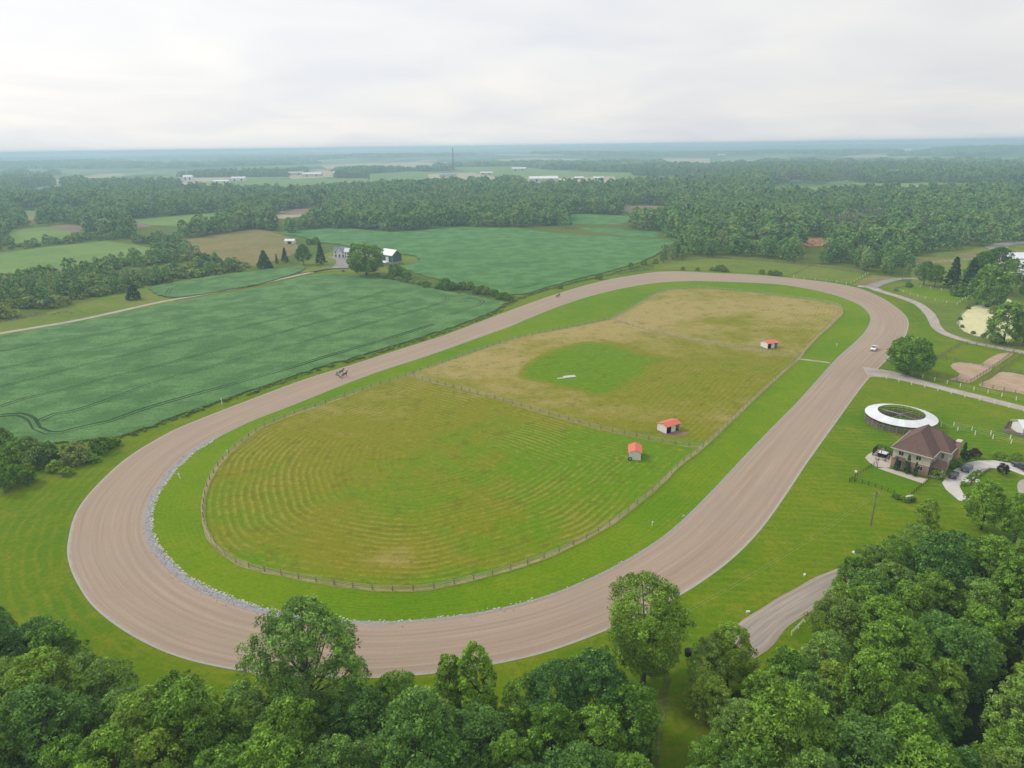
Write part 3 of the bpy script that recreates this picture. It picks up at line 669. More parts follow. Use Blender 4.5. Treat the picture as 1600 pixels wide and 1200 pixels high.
fence(GP([(1436,581),(1464,560),(1504,536.5),(1545,543),(1586,549),(1550,576),(1512,600),(1482,592.5),(1436,581)]), 3.4, 1.45, .2, 'wood_post', label='brown board fence round the two left sand paddocks by the lane', **dk)
fence(GP([(1464,560),(1510,567.5),(1550,574.5)]), 3.4, 1.45, .2, 'wood_post', label='brown board fence dividing the two left sand paddocks', **dk)
fence(GP([(1640,628),(1600,618),(1528,602),(1564,578),(1596,556)]), 3.4, 1.45, .2, 'wood_post', label='brown board fence round the right sand paddock by the lane', **dk)
fence(GP([(1564,578.5),(1600,585.5),(1640,593)]), 3.4, 1.45, .2, 'wood_post', label='brown board fence across the right sand paddock', **dk)
fence(GP([(1398,452.5),(1420,446)]), 4, 1.3, .2, 'wood_post', label='dark board fence at the left end of the small green paddock', **dk)
fence(GP([(1422,401),(1470,393),(1520,388)]), 6, 1.5, .25, 'wood_post', label='dark board fence along the woods at upper right', **dk)
fence(GP([(1424,415),(1460,411),(1500,408),(1530,407)]), 6, 1.4, .25, 'white_paint', label='white board fence between dry paddocks behind the tall trees', rails=(.8, 1.25), rm='white_paint')
yf = dict(rails=(.2, .62, 1.05), rm='black_metal', rail_h=.05, rail_t=.03)
fence(GP([(1369,725),(1348,738.5),(1327,752.5)]), 1.6, 1.2, .09, 'black_metal', label='black iron yard fence between lamp post and patio', **yf)
fence(GP([(1327,753),(1340,753.6),(1367,761.5),(1397,772)]), 1.6, 1.2, .09, 'black_metal', label='black iron yard fence along the near side of the front yard', **yf)
fence(GP([(1424,774),(1453,749.5)]), 1.6, 1.2, .09, 'black_metal', label='black iron yard fence between flower bed and garden path', **yf)
fence(GP([(1237,993),(1258,972)]), 2.2, 1.1, .16, 'white_paint', (.5, .95), 'white_paint', 'short white board rail beside the road in the trees')

# ------------------------------------------------------------------ trees
def leaf_mesh(name, C, Nn, size, lv, m, rng, asp=.5, axis=None):
    n = len(C); r = rng.normal(size=(n, 3)) * .7 + axis; t = r - np.sum(r * Nn, 1)[:, None] * Nn; t /= np.linalg.norm(t, axis=1)[:, None] + 1e-9; b = np.cross(Nn, t)
    s = (size * rng.choice([.7, 1.0, 1.5], n, p=[.4, .4, .2]) * rng.uniform(.75, 1.25, n))[:, None]
    V = np.empty((n, 4, 3)); V[:, 0] = C - t * s; V[:, 1] = C + b * s * asp + Nn * s * .12; V[:, 2] = C + t * s; V[:, 3] = C - b * s * asp + Nn * s * .12
    me = bpy.data.meshes.new(name); me.vertices.add(n * 4); me.vertices.foreach_set('co', V.astype(np.float32).ravel())
    me.loops.add(n * 4); me.loops.foreach_set('vertex_index', np.arange(n * 4, dtype=np.int32))
    me.polygons.add(n); me.polygons.foreach_set('loop_start', np.arange(0, n * 4, 4, dtype=np.int32)); me.polygons.foreach_set('loop_total', np.full(n, 4, np.int32))
    me.update(calc_edges=True)
    a = me.attributes.new('lv', 'FLOAT', 'POINT'); a.data.foreach_set('value', np.repeat(lv, 4).astype(np.float32))
    me.materials.append(m); return me
PROF = dict(
    round=lambda s: np.sqrt(np.clip(1 - (2 * s - .92) ** 2 / 1.18, .02, 1)),
    dome=lambda s: np.sqrt(np.clip(1 - s ** 2.2, .02, 1)) * (.72 + .28 * np.minimum(1, s * 4)),
    tall=lambda s: np.sqrt(np.clip(1 - (2 * s - .75) ** 2 / 1.6, .02, 1)),
    vase=lambda s: (.35 + .65 * s ** .7) * np.sqrt(np.clip(1.06 - s ** 5, .02, 1)),
    cone=lambda s: np.clip(1.03 - s, .03, 1) ** .9,
    column=lambda s: np.clip(1.02 - s ** 3, .1, 1) * (.8 + .2 * np.minimum(1, s * 6)))
def make_crown(name, seed, R, top, base, clumps, per, size, prof, m, spread=(.5, 1.0), rcs=(.10, .32), lobes=.28, up=.45, rnd=.55, flat=.75):
    rng = np.random.default_rng(seed); pf = PROF[prof]
    s = rng.uniform(0, 1, clumps) ** .9; a = rng.uniform(0, 2 * math.pi, clumps)
    ph = rng.uniform(0, 6.28, 4)
    lob = 1 + lobes * (.5 * np.sin(2 * a + ph[0] + 3 * s) + .35 * np.sin(3 * a + ph[1] - 4 * s) + .3 * np.sin(5 * a + ph[2] + 7 * s))
    rr = R * pf(s) * lob * rng.uniform(spread[0], spread[1], clumps) ** .6
    cz = base + (top - base) * (s * .93 + .02) + rng.normal(0, .02 * (top - base), clumps)
    C = np.c_[rr * np.cos(a), rr * np.sin(a), cz]
    rc = R * rng.uniform(*rcs, clumps) * (.75 + .25 * pf(s))
    per = int(per * (1.25 if size < .3 else 1)); idx = np.repeat(np.arange(clumps), per); n = len(idx)
    d = rng.normal(size=(n, 3)); outw = np.c_[np.cos(a), np.sin(a), (s - .25) * 1.1][idx]; outw /= np.linalg.norm(outw, axis=1)[:, None]
    d = d + outw * .75; d[:, 2] += .35; d /= np.linalg.norm(d, axis=1)[:, None]
    q = rng.uniform(.25, 1, n) ** .5
    P = C[idx] + d * (rc[idx] * q)[:, None] * np.array([1, 1, flat])
    Nn = d * .45 + rng.normal(size=(n, 3)) * rnd; Nn[:, 2] += up; Nn /= np.linalg.norm(Nn, axis=1)[:, None]
    lv = np.clip(.5 + .22 * rng.normal(size=clumps)[idx] + .22 * rng.normal(size=n), 0, 1)
    return leaf_mesh(name, P, Nn, size * (.86 if size < .3 else 1), lv, m, rng, axis=d + np.array([0, 0, .35])), C
def make_trunk(name, seed, C, top, r, limbs=9, base=2.0):
    rng = np.random.default_rng(seed); b = B(); mid = top * .72
    lean = rng.normal(0, .03, 2) * top
    pts = [(lean[0] * t, lean[1] * t, mid * t) for t in (0, .08, .3, .6, 1)]
    b.tube([(0, 0, -.1)] + pts[1:], [r * 1.35, r * 1.0, r * .85, r * .62, r * .25], 7)
    for c in C[rng.choice(len(C), min(limbs, len(C)), replace=False)]:
        t = np.clip((c[2] * rng.uniform(.35, .6)) / mid, .18, .92); p0 = Vector((lean[0] * t, lean[1] * t, mid * t)); p1 = Vector(c); pm = p0.lerp(p1, .5) + Vector((0, 0, -.04 * top))
        b.tube([p0, pm, p1], [r * .42 * (1.1 - t * .6), r * .28, r * .07], 5)
    me = mesh(name, b.V, b.F, True); me.materials.append(MATS['bark']); return me
KIND = {}
def kind(k, seed, R, top, base, clumps, per, size, prof, leafm, tr=.28, limbs=9, **kw):
    cm, C = make_crown('crown', seed, R, top, base, clumps, per, size, prof, LEAF[leafm], **kw)
    KIND[k] = (cm, make_trunk('trunk', seed, C, top, tr, limbs), R, top)
for i in range(3): kind(f'maple{i}', 10 + i, 4.3, 15, 3.2, 237, 66, 0.205, ('round', 'dome', 'round')[i], 'maple', lobes=.32)
kind('maple3', 14, 3.5, 14.5, 2.5, 212, 63, 0.198, 'tall', 'maple', lobes=.3)
for i in range(2): kind(f'oak{i}', 20 + i, 4.9, 15.5, 3.4, 262, 66, 0.213, ('dome', 'round')[i], 'oak', lobes=.35)
kind('ash0', 30, 4.2, 14.5, 3.0, 237, 60, 0.190, 'round', 'ash', lobes=.36); kind('ash1', 31, 3.4, 13.5, 2.0, 187, 60, 0.190, 'tall', 'ash', lobes=.3)
kind('bright0', 35, 3.9, 13.5, 2.4, 212, 60, 0.205, 'dome', 'bright', lobes=.34); kind('bright1', 36, 2.7, 13.5, .7, 230, 60, 0.190, 'tall', 'bright', lobes=.28)
kind('lone', 40, 7.4, 19.0, 3.2, 340, 76, 0.205, 'vase', 'maple', tr=.46, limbs=26, rcs=(.13, .24), lobes=.3)
kind('cotton', 41, 7.4, 21, 2.0, 420, 80, 0.21, 'round', 'ash', tr=.5, limbs=24, rcs=(.11, .22), lobes=.34)
kind('fieldtree', 42, 7.6, 14, 1.6, 260, 44, .36, 'round', 'maple', tr=.45, lobes=.18, rcs=(.14, .24))
kind('spruce', 50, 3.4, 15, .8, 200, 30, .34, 'cone', 'conifer', lobes=.12, up=.1, flat=.5, rcs=(.18, .30))
kind('cedar', 51, .72, 4.6, .05, 110, 30, .11, 'cone', 'conifer', lobes=.08, rcs=(.3, .45), tr=.1, limbs=3)
kind('pyramid', 52, 3.4, 8, .3, 150, 30, .33, 'cone', 'conifer', lobes=.12, tr=.2)
kind('willow', 53, 6.2, 15, 1.2, 240, 44, .34, 'dome', 'ash', tr=.45, lobes=.25)
for i in range(2): kind(f'bush{i}', 60 + i, 2.4, 3.6, .1, 90, 34, .22, 'dome', ('shrub', 'maple')[i], tr=.08, limbs=7, lobes=.25, rcs=(.2, .36))
kind('brightbush', 62, 1.6, 2.0, .05, 70, 30, .17, 'dome', 'bright', tr=.06, limbs=6, rcs=(.22, .36))
kind('plum', 63, 1.6, 3.6, .8, 60, 34, .17, 'round', 'plum', tr=.08, limbs=6, rcs=(.25, .4))
kind('grassclump', 64, 2.6, 2.2, .02, 70, 40, .22, 'dome', 'bright', tr=.05, limbs=5, rcs=(.2, .34))
for i in range(3): kind(f'wood{i}', 70 + i, 4.6, 16.5, 2.4, 120, 22, .48, ('round', 'dome', 'tall')[i], 'far', lobes=.3)
kind('dead0', 75, 2.6, 13, 4, 60, 12, .22, 'tall', 'dead', tr=.2, limbs=26, rnd=1.2)
def tree(k, x, y, sc_=1.0, label='', cat='tree', group=None, name='broadleaf_tree', sz=None, rz=None):
    cm, tm, R, top = KIND[k]
    o = empty(name, (x, y, 0), RNG.uniform(0, 6.28) if rz is None else rz, label, cat, group); o.scale = (sc_, sc_, sc_ * (sz or 1))
    for nm, me in (('trunk', tm), ('crown', cm)):
        c = bpy.data.objects.new(nm, me); COL.objects.link(c); c.parent = o
    return o
def tpx(k, px, py, h, **kw):      # foot of the tree at a pixel, height in metres
    x, y = G(px, py); return tree(k, x, y, h / KIND[k][3], **kw)
def ttop(k, px, py, h, **kw):     # top of the crown at a pixel
    x, y = G(px, py, h * .95); return tree(k, x, y, h / KIND[k][3], **kw)

# stand-alone trees in the foreground
tpx('lone', 1004, 1068, 19.5, label='tall open-crowned tree standing alone between wood and racetrack, trunk visible', rz=2.0)
ttop('cotton', 470, 958, 21.5, label='tallest airy pale green tree rising over the near edge of the racetrack', rz=.6)
ttop('bright1', 742, 1014, 15.5, label='bright green narrow tree beside the bottom edge of the racetrack')
ttop('bright1', 702, 1028, 12.5, label='slim small green tree just left of the bright narrow tree')
FG_DONE = [G(470, 958, 20), G(742, 1014, 15), G(702, 1028, 12)]
ttop('bright0', 1551, 752, 13, label='bright green rounded tree in front of the concrete driveway', sz=.95)
ttop('bright0', 1604, 776, 12, label='light green tree at the right edge below the turning circle')
ttop('bright0', 1455, 782, 8.5, label='small bright green tree on the lawn below the flower bed')
FG_DONE += [G(1551, 752, 12), G(1604, 776, 12), G(1455, 782, 8)]
ttop('bright0', 1318, 915, 9, label='yellow green tree leaning over the road at the wood edge')
FG_DONE += [G(1318, 915, 8)]
for k_, px_, py_, h_, lab_ in (('maple3', 812, 1068, 12, 'leafy tree at the wood edge right of the bright narrow tree'), ('oak1', 868, 1046, 14, 'dark broad tree at the wood edge left of the lone tree'), ('oak0', 935, 1028, 15, 'large dark tree at the wood edge just left of the lone tree'), ('maple0', 615, 1062, 12, 'leafy tree at the wood edge right of the tallest airy tree'), ('maple2', 1146, 985, 12, 'leafy tree hiding the lower end of the road'), ('ash1', 1110, 1003, 11, 'pale slender tree left of the lower road end'), ('maple1', 1338, 872, 11, 'mid green tree hiding the right end of the road at the wood edge'), ('oak0', 1372, 858, 12, 'dark tree at the upper wood edge just right of the road end'), ('maple0', 1404, 846, 12, 'leafy tree on the upper wood edge above the road end'), ('ash0', 1436, 826, 12, 'pale tree on the upper wood edge below the small bright tree')):
    ttop(k_, px_, py_, h_, label=lab_); FG_DONE.append(G(px_, py_, h_))

def scatter(canopy_px, zc, dmin, n_try, seed):
    poly = np.array(GP(canopy_px, zc)); lo, hi = poly.min(0), poly.max(0); rng = np.random.default_rng(seed); P = []
    cand = rng.uniform(lo, hi, (n_try, 2)); cand = cand[inside(poly, cand)]
    for c in cand:
        if all((c[0] - p[0]) ** 2 + (c[1] - p[1]) ** 2 > dmin ** 2 for p in P) and all((c[0] - p[0]) ** 2 + (c[1] - p[1]) ** 2 > (dmin * .8) ** 2 for p in FG_DONE): P.append(c)
    return P
WEST = [(-60,950),(0,955),(60,972),(130,1000),(195,1012),(225,1060),(290,1048),(380,1062),(560,1068),(640,1080),(690,1086),(790,1094),(830,1076),(890,1055),(965,1050),(995,1085),(1002,1130),(995,1200),(990,1400),(-60,1400)]
EAST = [(1084,1056),(1104,1024),(1150,990),(1190,1000),(1225,1014),(1250,1012),(1290,985),(1292,935),(1302,905),(1335,882),(1390,864),(1430,832),(1470,815),(1500,818),(1540,825),(1600,815),(1700,790),(1800,900),(1800,1400),(1070,1400),(1082,1180)]
wk = ['maple0', 'maple1', 'maple2', 'maple3', 'oak0', 'oak1', 'ash0', 'ash1', 'maple0', 'maple2', 'oak0', 'maple1', 'ash0', 'bright0', 'maple3', 'oak1']
for side, poly, sd_ in (('left', WEST, 5), ('right', EAST, 9)):
    for x, y in scatter(poly, 12, 5.7, 5000, sd_):
        k = wk[int(RNG.integers(len(wk)))]; sc_ = RNG.uniform(.72, 1.2)
        if y < 45: continue
        qx, qy = to_px(x, y, 12); deep = 'front row of' if dist_to(np.array(GP(poly, 12)), [(x, y)])[0] < 6 else 'heart of' if qy < 1130 else 'bottom edge of'
        zone = ('the wood in the far left corner' if qx < 230 else 'the wood below the tallest airy tree' if qx < 600 else 'the wood below the bright narrow tree') if side == 'left' else ('the wood below the short white rail' if qx < 1270 else 'the wood below the leaning tree' if qx < 1430 else 'the wood in the far right corner')
        sc_ = min(sc_, .92) if deep[0] == 'f' else sc_
        kd = dict(maple='leafy mid green tree', oak='dark green broad tree', ash='pale grey green tree', bright='light yellow green tree')[k.rstrip('0123')]
        tree(k, x, y, sc_, f'{kd} in the {deep} {zone}', group=f'{kd}s, {deep} {zone}', sz=RNG.uniform(.78, 1.1))

# shrubs hedging the soybean field at the left edge
for (px, py, h, k) in [(8,770,7,'maple3'),(30,757,5.5,'bush1'),(48,752,5.5,'maple1'),(62,728,5.5,'bush0'),(20,725,6,'bush1'),(90,735,3,'brightbush'),(78,718,5,'bush1'),(122,722,5.5,'bush0'),(118,716,5,'bush1'),(160,706,4.6,'bush1'),(176,697,2.8,'brightbush'),(146,722,2.2,'brightbush'),(105,742,2.2,'brightbush'),(0,700,6,'bush1'),(-20,740,7,'maple1'),(45,705,4.5,'bush0')]:
    x, y = G(px, py); tree(k, x, y, h / KIND[k][3], 'leafy shrub in the hedge clump at the left edge beside the racetrack', 'shrub', 'shrubs at the left edge beside the racetrack', 'shrub', sz=1)
# hedge row between the two soybean fields
for i, (px, py, h, k) in enumerate([(590,433,3,'bush1'),(600,435,3,'bush0'),(612,437,3.2,'bush1'),(622,439,2.8,'bush0'),(634,442,2.8,'bush1'),(645,444,2.4,'bush0'),(636,436,5,'bush1'),(666,450,4.4,'bush1'),(655,446,2.2,'bush0'),(697,453,7,'bush1'),(708,453,5,'bush1'),(723,452,4.8,'bush1'),(735,453,5,'bush1'),(752,459,5,'bush1'),(760,460,4.6,'bush0'),(772,463,4,'bush1'),(788,467,4,'bush1'),(797,470,3.6,'bush0'),(742,459,3,'bush0'),(683,452,2.6,'bush0'),(780,468,3,'bush1')]):
    tpx(k, px, py, h, label='dark shrub in the hedge row between the two soybean fields', cat='shrub', group='hedge row shrubs between the soybean fields', name='shrub')
tpx('bush1', 619, 431, 8, label='small round tree just right of the green barn in the hedge row', name='broadleaf_tree')
# trees round the far farmhouse
tpx('fieldtree', 573, 430, 22, label='big dark rounded tree in front of the white farmhouse', sz=1.0)
tpx('oak0', 475, 414, 17, label='broad dark tree with bare trunk left of the farm drive', sz=.95)
tpx('spruce', 502, 413, 17, label='pointed spruce nearest the white farmhouse')
tpx('spruce', 446, 410, 12, label='pointed spruce left of the broad dark tree')
tpx('cedar', 433, 412, 7.5, label='small columnar evergreen left of the farm spruces', sz=1)
tpx('pyramid', 414, 419, 13, label='wide pyramid evergreen at the tip of the small soybean field')
tpx('pyramid', 210, 468, 9.5, label='lone dark conical evergreen on the grass beside the lane')
tpx('bush1', 552, 391, 6, label='dark round shrub behind the white farmhouse', cat='shrub', name='shrub')
tpx('bush1', 494, 381, 6, label='dark shrub left behind the farmhouse at the field corner', cat='shrub', name='shrub')
tpx('bush1', 484, 382, 5, label='dark shrub on the meadow edge above the farm trees', cat='shrub', name='shrub')
tpx('bush0', 595, 416, 3.5, label='low shrub between the big round tree and the green barn', cat='shrub', name='shrub')
tpx('bush0', 536, 424.5, 1.6, label='tiny shrub on the grass at the lane fork', cat='shrub', name='shrub')
# right-hand trees
tpx('fieldtree', 1417, 584, 14.5, label='large dense round tree standing alone at the mouth of the house lane', rz=1)
for k, px, py, h, lab in [('oak1',1443,446,15,'dark leafy tree left in the clump above the small green paddock'),('maple1',1460,449,14,'leafy tree in the middle of the clump above the small green paddock'),
   ('spruce',1487,449,19,'tall pointed spruce beside the clump above the small green paddock'),('bush1',1497,462,6.5,'round bush between spruce and tall trees'),
   ('spruce',1512,462,22,'broad dark spruce left of the tall trees by the pond'),('oak0',1527,456,24,'tall dark tree at the back of the group by the pond'),('oak1',1550,452,25,'tallest dark tree behind the pale tree by the pond'),('maple0',1573,462,21,'dark tree nearest the white stable by the pond'),
   ('willow',1540,478,22,'pale grey green tall tree in front of the group by the pond'),('willow',1567,536,18,'bright tall tree overhanging the pond on its right'),('maple2',1598,540,17,'dark tree at the right edge behind the pond'),('bush1',1552,490,4,'dark shrub on the far pond bank'),('oak0',1605,470,14,'dark tree at the right edge above the pond')]:
    tpx(k, px, py, h, label=lab, name='conifer_tree' if k == 'spruce' else 'broadleaf_tree')
for (px, py, h) in [(1500,500,1.6),(1503,512,1.4),(1512,483,1.8),(1520,522,1.5),(1536,527,1.6),(1528,476,1.8)]:
    tpx('bush0', px, py, h, label='low reedy bush on the bank of the scum covered pond', cat='shrub', group='bushes on the pond bank', name='shrub')
# small shrubs and piles along the top bend
for (px, py, h, k) in [(1122,423,4,'bush1'),(1128,424,4.5,'bush0'),(1112,423,2.5,'bush1'),(1135,425,2.2,'bush0'),(1067,422,2.4,'bush1'),(1090,422.5,2,'bush0'),(1190,428,3,'bush1'),(1204,429.5,3,'bush1'),(1211,430.5,3.4,'bush1'),(1218,431,2.6,'bush1'),(985,417,3.2,'bush1'),(1006,414,3.6,'bush1'),(936,436,3.4,'bush0'),(875,451,2.6,'bush0'),(1024,412,3.5,'bush1'),(1400,455,2,'bush0'),(1420,449,3,'bush1')]:
    tpx(k, px, py, h, label='small dark bush on the rough edge outside the top of the racetrack', cat='shrub', group='bushes outside the top of the racetrack', name='shrub')
# garden planting at the brick house
for i, (px, py, h, k, lab) in enumerate([(1399,734,3.9,'cedar','short columnar cedar left of the side door of the brick house'),(1416,739,5.4,'cedar','tallest columnar cedar against the front wall of the brick house'),(1429,744,4.1,'cedar','columnar cedar nearest the front corner of the brick house'),(1503,722,6.0,'cedar','dark columnar cedar behind the chimney end of the brick house')]):
    tpx(k, px, py, h, label=lab, name='columnar_cedar')
for (px, py, h, k, lab) in [(1465,746,2.6,'bush1','round dark bush at the porch of the brick house'),(1484,729,2.2,'brightbush','bright low bush under the right wall of the brick house'),(1493,727,2.4,'brightbush','bright low bush beside the blue car'),(1510,720,3,'plum','dark small bush behind the drive near the cedar'),(1523,716,3,'plum','small dark red bush alone on the lawn behind the drive'),
   (1562,717,1.7,'grassclump','wide pale mound of ornamental grass behind the drive'),(1588,718,2,'bush1','low dark bush beside the parked dark pickup'),(1566,742,3.2,'plum','dark purple leaved tree on the drive island'),
   (1529,741,1.1,'brightbush','green planting at the upper end of the island bed'),(1521,746,1.2,'brightbush','green planting in the middle of the island bed'),(1512,752,1.2,'brightbush','green planting at the lower end of the island bed'),(1505,758,1.0,'brightbush','low green plant with white flowers at the island bed tip')]:
    tpx(k, px, py, h, label=lab, cat='shrub', name='garden_shrub')
for (px, py, h, k) in [(1400,778,1.3,'brightbush'),(1408,781,1.2,'brightbush'),(1416,784,1.2,'brightbush'),(1425,783,1.2,'bush0')]:
    tpx(k, px, py, h, label='low yellow green plant edging the flower bed below the yard fence', cat='shrub', group='flower bed plants below the yard fence', name='garden_shrub')

# ------------------------------------------------------------------ woods and scrub beyond: a mass of trees, the nearest ones single
FRONT = np.array([(-400,520),(0,500),(100,477),(200,454),(232,446),(280,440),(380,424),(400,416),(440,404),(458,362),(500,357),(560,358),(612,364),(655,360),(700,354),(800,356),(880,352),(884,362),(985,372),(1040,374),(1066,378),(1040,396),(1022,410),(1045,411),(1078,404.5),(1125,402.5),(1200,407.5),(1280,416),(1352,426),(1400,431),(1421,431),(1424,400),(1470,392),(1520,388),(1558,383),(1600,378),(2000,375)])
OPEN = [[(-40,396),(0,394),(80,383),(162,375),(210,380),(255,390),(217,402),(170,411),(112,422),(50,428),(0,434),(-40,438)],
 [(198,343),(280,336),(350,330),(362,338),(320,349),(275,356),(235,357),(210,360)],[(8,374),(20,358),(70,352),(105,349),(138,354),(134,366),(108,376),(60,382),(20,384)],
 [(285,378),(330,368),(400,356),(440,364),(470,378),(470,410),(440,412),(400,418),(360,415),(320,404),(296,394)],[(36,342),(52,334),(64,343),(50,356),(38,356)],
 [(420,343),(440,329),(505,322),(514,329),(474,342),(440,346)],[(884,335),(900,333),(992,337),(988,346),(970,354),(905,353),(884,355)],[(902,357),(960,357),(1030,362),(1060,376),(985,372),(930,366)],
 [(968,323),(1000,320),(1044,322),(1044,331),(1010,336),(985,337),(970,331)],[(1250,378),(1262,369),(1285,373),(1299,378),(1296,390),(1265,392),(1252,388)],[(1203,292),(1280,291),(1347,287),(1347,301),(1290,303),(1203,303)]]
FARCLEAR = [  # colour, polygon: open land in the hazy distance
 ('crop_tan', [(80,281),(130,275),(190,271),(195,275),(130,281),(85,286)]), ('crop_pale', [(130,280),(190,275),(192,281),(140,285)]), ('crop_pale', [(243,268),(280,265),(284,272),(246,274)]),
 ('crop_pale', [(293,289),(345,282),(405,280),(400,289),(340,293),(300,295)]), ('crop_pale', [(400,284),(500,279),(575,279),(580,289),(490,291),(405,294)]),
 ('crop_tan', [(448,274),(500,266),(530,268),(520,277),(455,280)]), ('crop_pale', [(575,272),(640,268),(690,270),(690,282),(620,284),(578,284)]), ('crop_tan', [(668,272),(720,270),(812,268),(812,280),(720,283),(672,283)]),
 ('crop_pale', [(700,262),(800,260),(890,268),(990,270),(985,283),(960,291),(900,292),(800,282)]), ('crop_tan', [(820,283),(880,278),(960,276),(965,284),(890,292),(825,291)]),
 ('crop_pale', [(980,275),(1060,277),(1062,283),(985,284)]), ('crop_tan', [(500,258),(600,254),(690,256),(680,261),(580,264),(510,264)]), ('crop_tan', [(1030,248),(1070,246),(1110,247),(1108,253),(1040,254)]),
 ('soil', [(1318,245),(1390,240),(1392,247),(1325,250)]), ('crop_tan', [(1405,236),(1480,230),(1500,235),(1430,240),(1410,241)]), ('crop_pale', [(1430,231),(1500,226),(1560,228),(1540,234),(1450,236)]),
 ('crop_pale', [(1552,245),(1600,240),(1660,238),(1660,247),(1600,251),(1556,252)]), ('crop_pale', [(1383,267),(1405,266),(1407,272),(1385,273)]), ('crop_pale', [(30,296),(70,292),(108,292),(105,298),(40,302)]),
 ('crop_pale', [(330,266),(420,262),(425,266),(335,270)]), ('crop_tan', [(1050,255),(1180,250),(1185,253),(1055,259)])]
for i, (m, pts) in enumerate(FARCLEAR): pxsheet('far_field', pts, .4 + .02 * i, m, 0)
def front_y(x): return np.interp(x, FRONT[:, 0], FRONT[:, 1])
def sample_land(r0, r1, per_m2, seed):
    rng = np.random.default_rng(seed); a0, a1 = rad(-42), rad(42); n = int((a1 - a0) * (r1 ** 2 - r0 ** 2) / 2 / per_m2)
    r = np.sqrt(rng.uniform(r0 ** 2, r1 ** 2, n)); a = rng.uniform(a0, a1, n); X = np.c_[r * np.sin(a), r * np.cos(a)]
    q = np.array(to_px(X[:, 0], X[:, 1])).T
    # the forest front is a curve in plan: test in metres
    k = inside(FOREST_POLY, X)
    up = [np.array(to_px(X[:, 0], X[:, 1], zt)).T for zt in (0.0, 5.0, 10.0)]
    for p in OPEN + [p for _, p in FARCLEAR]:
        for zi, qq in enumerate(up): k &= ~(inside(np.array(p, float), qq) & ((zi == 0) | (q[:, 0] > 430) | (q[:, 1] < 372)))
    return X[k], q[k], rng
fp = np.array(GP([tuple(p) for p in FRONT])); FOREST_POLY = np.vstack([fp, [(14000, fp[-1][1]), (14000, 14000), (-14000, 14000), (-14000, fp[0][1])]])
def lod(name, seed, R, top, base, clumps, per, size, prof, m, **kw):
    cm, C = make_crown(name, seed, R, top, base, clumps, per, size, prof, LEAF[m], **kw); o = bpy.data.objects.new(name, cm); return o
lodc = bpy.data.collections.new('far_tree_shapes')
LODS = [lod('shape_a', 80, 5.6, 15, 1.5, 60, 14, .85, 'round', 'far', lobes=.3), lod('shape_b', 81, 6.0, 15.5, 1, 64, 14, .9, 'dome', 'far', lobes=.3), lod('shape_c', 82, 4.4, 17, 1.5, 50, 13, .85, 'tall', 'far', lobes=.3),
        lod('shape_d', 83, 3.0, 17, 1, 36, 12, .8, 'cone', 'conifer', lobes=.2), lod('shape_e', 84, 2.6, 14, 3, 30, 7, .5, 'tall', 'dead', rnd=1.2, lobes=.3),
        lod('shape_f', 85, 3.2, 3.4, .1, 30, 12, .55, 'dome', 'shrub', lobes=.3), lod('shape_g', 86, 26, 17, 1, 150, 8, 2.6, 'dome', 'far', lobes=.3, rcs=(.10, .2), spread=(.02, 1.0))]
for o in LODS: lodc.objects.link(o)
def pointcloud(name, P, ki, scl, label, m='leaf_far'):
    """one mass of trees: tree shapes set on a list of points"""
    n = len(P); me = bpy.data.meshes.new(name); me.vertices.add(n); me.vertices.foreach_set('co', np.asarray(P, np.float32).ravel())
    for an, ty, v in (('ki', 'INT', np.asarray(ki, np.int32)), ('sc', 'FLOAT', np.asarray(scl, np.float32)), ('rz', 'FLOAT', RNG.uniform(0, 6.28, n).astype(np.float32))):
        a = me.attributes.new(an, ty, 'POINT'); a.data.foreach_set('value', v)
    me.update(); o = link(name, me)
    g = bpy.data.node_groups.new(name, 'GeometryNodeTree'); g.interface.new_socket('Geometry', in_out='INPUT', socket_type='NodeSocketGeometry'); g.interface.new_socket('Geometry', in_out='OUTPUT', socket_type='NodeSocketGeometry')
    nn = g.nodes; i0, o0 = nn.new('NodeGroupInput'), nn.new('NodeGroupOutput'); ci = nn.new('GeometryNodeCollectionInfo'); ci.inputs[0].default_value = lodc; ci.inputs[1].default_value = True; ci.inputs[2].default_value = True
    ip = nn.new('GeometryNodeInstanceOnPoints'); ip.inputs['Pick Instance'].default_value = True
    mp = nn.new('GeometryNodeMeshToPoints')
    def na(nm, ty):
        a = nn.new('GeometryNodeInputNamedAttribute'); a.data_type = ty; a.inputs[0].default_value = nm; return [s for s in a.outputs if s.enabled and s.name == 'Attribute'][0]
    cx = nn.new('ShaderNodeCombineXYZ'); g.links.new(na('rz', 'FLOAT'), cx.inputs[2])
    er = nn.new('FunctionNodeEulerToRotation'); g.links.new(cx.outputs[0], er.inputs[0])
    g.links.new(i0.outputs[0], mp.inputs[0]); g.links.new(mp.outputs[0], ip.inputs['Points']); g.links.new(ci.outputs[0], ip.inputs['Instance'])
    g.links.new(na('ki', 'INT'), ip.inputs['Instance Index']); g.links.new(er.outputs[0], ip.inputs['Rotation']); g.links.new(na('sc', 'FLOAT'), ip.inputs['Scale'])
    g.links.new(ip.outputs[0], o0.inputs[0])
    md = o.modifiers.new('trees', 'NODES'); md.node_group = g
    return tag(o, label, 'woodland', None, 'stuff')
def vnoise(X, s, seed):
    f = np.random.default_rng(seed); v = np.zeros(len(X))
    for k in range(7):
        a = f.uniform(0, 6.28); w = s * f.uniform(.6, 2.2); v += np.sin((X[:, 0] * math.cos(a) + X[:, 1] * math.sin(a)) * w + f.uniform(0, 6.28))
    return v / 3.0
DEAD = [np.array([(1270,352),(1330,338),(1460,352),(1470,375),(1400,382),(1300,372)]), np.array([(1203,276),(1345,272),(1345,290),(1203,293)])]
